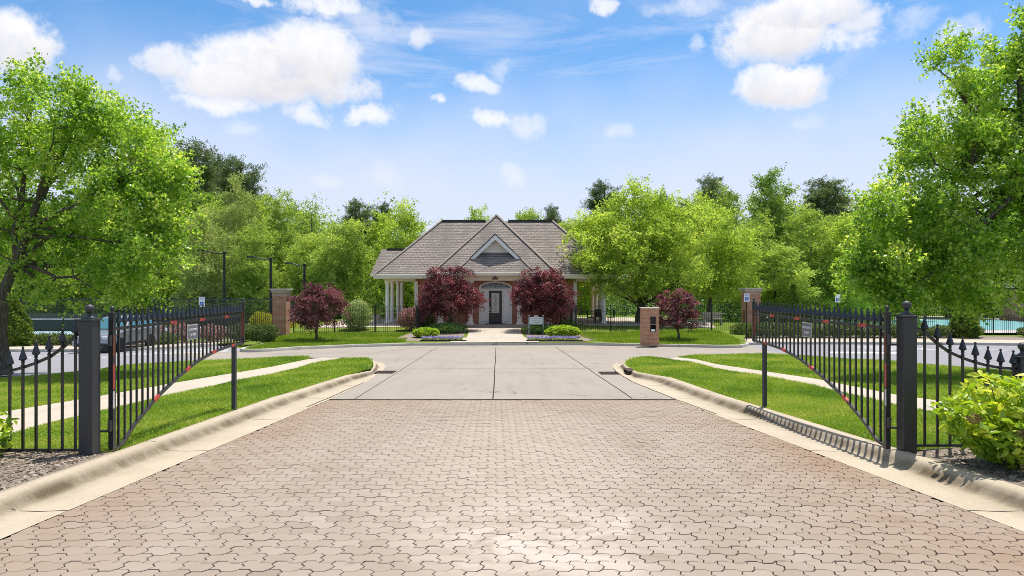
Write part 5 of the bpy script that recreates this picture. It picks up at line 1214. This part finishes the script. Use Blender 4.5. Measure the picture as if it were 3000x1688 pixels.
# columns
def column(x,y,zt,r_,parent):
    pr=[(r_*1.5,0),(r_*1.5,.08),(r_*1.3,.09),(r_*1.32,.14),(r_*1.05,.17),(r_*1.0,.25),(r_*1.0,(zt-FZ)*.4),(r_*.86,zt-FZ-.26),(r_*.98,zt-FZ-.25),(r_*.98,zt-FZ-.22),(r_*.88,zt-FZ-.21),(r_*.9,zt-FZ-.16),(r_*1.25,zt-FZ-.09),(r_*1.25,zt-FZ-.06),(r_*1.45,zt-FZ-.055),(r_*1.45,zt-FZ)]
    MB().lathe(pr,(x,y,FZ),18).build('column',M['column'],parent,smooth=True)
for x_ in (-3.85,-1.75,1.75,3.85): column(X(x_),48.38,3.52,.185,ch)
for s in (-1,1):
    for y_ in (50.02,52.1,54.7,56.7): column(X(s*7.93),y_,3.48,.15,ch)
# gabled dormer on the front roof
dyo=48.92; ax,az=X(0),6.86; cxh=1.78; czl=5.12
dm=MB()
th=.16
def slab(s):
    a0=(X(s*cxh),dyo,czl); a1=(ax,dyo,az); b1=(ax,51.4,az); b0=(X(s*cxh),51.4,czl)
    V=[a0,a1,b1,b0]; V+= [(p[0],p[1],p[2]-th) for p in V]
    dm.add(V,[(0,1,2,3),(7,6,5,4),(0,4,5,1),(3,2,6,7),(0,3,7,4)])
slab(-1);slab(1)
dmo=dm.build('dormer_roof',M['shingle'],ch)
mb=MB()
for s in (-1,1):
    q=[(X(s*(cxh+.02)),czl-.03),(ax,az-.03),(ax,az-.40),(X(s*(cxh-.28)),czl-.06)]
    mb.prism(q,dyo-.05,dyo+.04,'y')
mb.build('rake_board',M['white'],dmo)
mb=MB()
for s in (-1,1): mb.bar((X(s*(cxh+.07)),dyo-.03,czl-.01),(ax,dyo-.03,az+.02),.14,.05)
mb.build('drip_edge',M['ridgevent'],dmo)
gy=49.45; mb=MB().prism([(X(-1.75),5.0),(X(1.75),5.0),(ax,az-.1)],gy,gy+.1,'y'); mb.build('gable_wall',M['column'],dmo)
# porch floor
mb=MB(); mb.b2((X(-4.6),47.4,FZ-.4),(X(4.6),50.3,FZ+.0)); mb.b2((X(-8.6),49.6,FZ-.4),(X(-5.85),58,FZ-.002)); mb.b2((X(5.85),49.6,FZ-.4),(X(8.6),58,FZ-.002)); mb.build('porch_floor',M['walk'],ch)
tag(MB().b2((X(-.75),48.65,FZ+.004),(X(.75),49.3,FZ+.03)).build('door_mat',M['cardark'],base=(X(0),49.0,FZ)),'black door mat in front of the clubhouse door','mat')
# small pool building
bx,by=49.6,62.5; r=thing('pool_building','small brick building with low shingle roof at the right edge beyond the pool','building',(bx+4,by,H(by)))
MB().b2((bx,by,H(by)),(bx+9,by+7,3.15)).build('wall',M['brick'],r); MB().b2((bx-.45,by-.5,3.0),(bx+9.4,by+7.4,3.22)).build('eave',M['trim'],r)
hip('roof',((bx-.55,by-.6),(bx+9.5,by+7.5)),(bx+3.2,by+3.4),(bx+6,by+3.4),5.2,3.22,.1,M['shingle'],r)
# patio furniture
def table(x,y,z,label):
    r=thing('patio_table',label,'table',(x,y,z)); MB().lathe([(.55,.70),(.56,.72),(.55,.74),(.02,.745)],(x,y,z),18).build('tabletop',M['wicker'],r)
    for k in range(4):
        a=k*PI/2+.7; MB().tube([(x+.45*math.cos(a),y+.45*math.sin(a),z),(x+.3*math.cos(a),y+.3*math.sin(a),z+.7)],.02,5).build('leg',M['wicker'],r)
def chair(x,y,z,rz,label):
    r=thing('patio_chair',label,'chair',(x,y,z),'patio chairs',rz)
    MB().box((0,0,.43),(.5,.5,.05)).build('seat',M['wicker'],r,local=True); MB().box((0,.24,.72),(.5,.04,.5)).build('backrest',M['wicker'],r,local=True)
    for sx in (-.22,.22):
        for sy in (-.22,.22): MB().box((sx,sy,.21),(.035,.035,.42)).build('leg',M['wicker'],r,local=True)
zi=islz(5.4,47.5)
table(6.5,50.6,FZ,'dark round patio table between the right porch columns and the fence'); chair(5.8,50.4,FZ,1.6,'dark patio chair on the left of the patio table'); chair(7.3,50.5,FZ,-1.5,'dark patio chair on the right of the patio table'); chair(6.5,51.6,FZ,0,'dark patio chair behind the patio table')
table(-11.6,53,FZ-.1,'dark patio table by the left porch columns'); chair(-10.8,52.8,FZ-.1,-1.5,'dark patio chair between the left table and the porch columns'); chair(-12.4,53,FZ-.1,1.5,'dark patio chair on the far left of the left patio table')
px_,py_=-10.0,50.5; r=thing('planter_tub','grey planter tub on the left patio behind the round variegated shrub','planter',(px_,py_,islz(px_,py_)))
MB().lathe([(.24,0),(.33,.55),(.36,.6),(.33,.62),(.30,.55)],(px_,py_,islz(px_,py_)),14).build('tub',M['stone'],r,smooth=True)
n_=700; v=R.normal(0,1,(n_,3)); p=np.array([px_,py_,islz(px_,py_)+.75])+v*np.array([.2,.2,.12]); V,Fq=leaves(p,.08,.3); np_obj('foliage',V,Fq,M['leaf_mid'],r,rnd=np.repeat(R.random(n_),2))
bx_,by_=14.4,49; zb_=islz(14,49)-.02; r=thing('garden_bench','pale garden bench behind the iron fence left of the right brick pier','bench',(bx_,by_,zb_))
MB().box((bx_,by_,zb_+.43),(1.4,.45,.05)).build('seat',M['walk'],r); MB().box((bx_,by_+.22,zb_+.7),(1.4,.05,.45)).build('backrest',M['walk'],r)
for s in (-.6,.6): MB().box((bx_+s,by_,zb_+.21),(.08,.42,.42)).build('leg',M['walk'],r)

# ------------------------------------------------------------------ sky, sun, camera
sunv=Vector((.30,.47,1.75)).normalized()
w=bpy.data.worlds.new('World'); S.world=w; w.use_nodes=True; t=w.node_tree; t.nodes.clear()
class W(NT):
    def __init__(s): s.t=t
wn=W(); out=wn.n('ShaderNodeOutputWorld')
sky=wn.n('ShaderNodeTexSky'); sky.sky_type='NISHITA'; sky.sun_disc=False
sky.sun_elevation=math.asin(sunv.z); sky.sun_rotation=math.atan2(sunv.x,sunv.y); sky.altitude=300; sky.air_density=1.; sky.dust_density=.6; sky.ozone_density=1.6
tc=wn.n('ShaderNodeTexCoord').outputs['Generated']
sp=wn.n('ShaderNodeSeparateXYZ'); wn.l(tc,sp.inputs[0])
n1=wn.n('ShaderNodeTexNoise'); n1.inputs['Scale'].default_value=13; n1.inputs['Detail'].default_value=7; n1.inputs['Roughness'].default_value=.6; wn.l(tc,n1.inputs['Vector'])
n2=wn.n('ShaderNodeTexNoise'); n2.inputs['Scale'].default_value=5; n2.inputs['Detail'].default_value=4; wn.l(tc,n2.inputs['Vector'])
sc1=wn.n('ShaderNodeSeparateColor'); wn.l(n1.outputs['Color'],sc1.inputs[0])
az=wn.math('ARCTAN2',sp.outputs[0],sp.outputs[1]); el=wn.math('ARCSINE',sp.outputs[2])
az0,el0=az,el
az=wn.math('ADD',az,wn.math('MULTIPLY',wn.math('SUBTRACT',sc1.outputs[0],.5),.085)); el=wn.math('ADD',el,wn.math('MULTIPLY',wn.math('SUBTRACT',sc1.outputs[1],.5),.06))
cl=[]
for x_,y_,a_,b_,s_ in ((1300,400,330,110,1),(1450,350,330,120,1),(1000,420,180,60,.95),(1560,290,240,125,1),(1180,370,330,120,1),(860,330,130,75,.95),(1650,425,200,70,1),(1080,520,190,50,.9),(60,210,195,155,1),(1640,40,200,55,.95),(1840,95,140,75,.6),(1250,5,90,22,.9),(2105,195,55,48,.8),(2420,435,95,48,.9),(2190,485,52,26,.85),(2460,605,95,40,.9),(1540,565,115,58,.85),(1850,550,105,52,.95),(1190,640,100,34,.5),(1040,755,85,36,.45),(600,380,48,44,.6),(1960,880,100,60,.35),(1640,905,75,26,.35),(2530,340,50,40,.5)):
    cl.append((x_/1.717,y_/1.717,a_/1.717,b_/1.717,s_))
for x_,y_,a_,b_,s_ in ((750,95,150,75,1),(830,30,170,48,1),(950,100,110,34,.9),(1000,45,75,42,.9),(770,245,118,48,1),(530,125,24,22,.6),(265,20,36,22,.9),(490,18,110,26,.7),(1120,60,70,34,.55),(1280,85,75,32,.75),(1240,290,110,34,.6),(310,380,40,22,.5),(40,350,60,34,.8),(850,340,34,26,.35),(20,500,45,26,.5)):
    cl.append((1500+x_/.9707,y_/.9707,a_/.9707,b_/.9707,s_))
mask=None; body=None
n3=wn.n('ShaderNodeTexNoise'); n3.inputs['Scale'].default_value=30; n3.inputs['Detail'].default_value=9; n3.inputs['Roughness'].default_value=.68; wn.l(tc,n3.inputs['Vector'])
nmod=wn.math('MULTIPLY',wn.math('SUBTRACT',n3.outputs[0],.5),1.6)
nmod2=wn.math('MULTIPLY',wn.math('SUBTRACT',n3.outputs[0],.5),3.2)
for px,py,ra,rb,s_ in cl:
    a0=math.atan((px-1500)/F); e0=math.atan((844-py)/F*math.cos(a0)); ca=math.cos(a0)
    ra_=ra/F*ca*ca*1.2; rb_=rb/F*ca*1.25
    u=wn.math('MULTIPLY',wn.math('SUBTRACT',az,a0),1/ra_); v=wn.math('MULTIPLY',wn.math('SUBTRACT',el,e0),1/rb_)
    d2=wn.math('ADD',wn.math('ADD',wn.math('MULTIPLY',u,u),wn.math('MULTIPLY',v,v)),nmod if rb>45 else nmod2)
    k=wn.n('ShaderNodeMapRange',interpolation_type='SMOOTHSTEP'); wn.l(d2,k.inputs[0]); k.inputs[1].default_value=1.2; k.inputs[2].default_value=(.35 if rb>45 else -.1) if s_>.8 else -.6; k.inputs[3].default_value=0; k.inputs[4].default_value=s_
    mask=k.outputs[0] if mask is None else wn.math('MAXIMUM',mask,k.outputs[0])
    if rb>40:
        sh=wn.math('MULTIPLY',k.outputs[0],wn.range(v,.5,-.7,0,1)); body=sh if body is None else wn.math('MAXIMUM',body,sh)
# thin veil and bright low sky
veil=wn.math('MULTIPLY',wn.range(n2.outputs[0],.45,.75,0,.22),wn.range(el0,.0,.45,1.,.55))
low=wn.n('ShaderNodeMapRange',interpolation_type='SMOOTHSTEP'); wn.l(wn.math('ADD',el0,wn.math('MULTIPLY',wn.math('SUBTRACT',n2.outputs[0],.5),.16)),low.inputs[0]); low.inputs[1].default_value=.36; low.inputs[2].default_value=.12; low.inputs[3].default_value=0; low.inputs[4].default_value=.93
mp=wn.n('ShaderNodeMapping'); mp.inputs['Rotation'].default_value=(0,.5,0); mp.inputs['Scale'].default_value=(2.2,3,11); wn.l(tc,mp.inputs[0])
n4=wn.n('ShaderNodeTexNoise'); n4.inputs['Scale'].default_value=1.6; n4.inputs['Detail'].default_value=8; n4.inputs['Roughness'].default_value=.62; n4.inputs['Distortion'].default_value=.6; wn.l(mp.outputs[0],n4.inputs['Vector'])
wisp=wn.math('MULTIPLY',wn.range(n4.outputs[0],.46,.76,0,.8),wn.range(el0,.05,.2,.3,1.))
hz=wn.math('MAXIMUM',wn.math('MAXIMUM',veil,wisp),low.outputs[0])
SKY_K=.105
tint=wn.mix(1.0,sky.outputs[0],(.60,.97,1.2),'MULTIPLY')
tint=wn.mix(wn.range(el0,.5,.95,0,.75),tint,(4.6,4.5,4.4))  # unseen overhead sky whitened, added to neutralise the blue fill light
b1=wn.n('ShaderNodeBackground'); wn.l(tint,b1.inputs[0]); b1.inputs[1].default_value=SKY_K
b2=wn.n('ShaderNodeBackground'); b2.inputs[0].default_value=(.575,.62,.75,1); b2.inputs[1].default_value=1.0
mask=wn.math('MULTIPLY',mask,wn.range(n3.outputs[0],.30,.55,.72,1.))
b3=wn.n('ShaderNodeBackground'); wn.l(wn.mix(wn.math('MULTIPLY',body,wn.range(n2.outputs[0],.3,.6,.45,.95)),(.78,.77,.78),(.57,.555,.585)),b3.inputs[0]); b3.inputs[1].default_value=1.0
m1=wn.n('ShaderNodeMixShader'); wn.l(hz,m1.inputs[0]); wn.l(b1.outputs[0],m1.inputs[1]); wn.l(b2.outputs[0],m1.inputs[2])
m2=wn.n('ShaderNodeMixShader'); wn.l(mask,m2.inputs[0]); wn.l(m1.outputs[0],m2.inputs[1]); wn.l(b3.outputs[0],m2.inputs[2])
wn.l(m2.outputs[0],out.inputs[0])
L_=bpy.data.lights.new('sun','SUN'); L_.energy=4.6; L_.angle=math.radians(.5); L_.color=(1.,.935,.84)
so=bpy.data.objects.new('sun',L_); COL.objects.link(so); so.rotation_euler=sunv.to_track_quat('Z','Y').to_euler()
cam=bpy.data.cameras.new('camera'); cam.lens=24; cam.sensor_width=36; cam.clip_end=2000; cam.clip_start=.05
co=bpy.data.objects.new('camera',cam); COL.objects.link(co); co.location=(0,0,CZ); co.rotation_euler=(PI/2,0,0); S.camera=co
S.view_settings.view_transform='Standard'; S.view_settings.look='None'; S.view_settings.exposure=.42; S.view_settings.gamma=1
S.render.engine='CYCLES'; cy=S.cycles; cy.max_bounces=8; cy.diffuse_bounces=5; cy.glossy_bounces=3; cy.transmission_bounces=4; cy.transparent_max_bounces=4; cy.use_denoising=True; cy.denoiser='OPENIMAGEDENOISE'; cy.denoising_input_passes='RGB_ALBEDO_NORMAL'; cy.denoising_prefilter='NONE'; cy.filter_width=.9
cy.caustics_reflective=False; cy.caustics_refractive=False; cy.sample_clamp_indirect=6
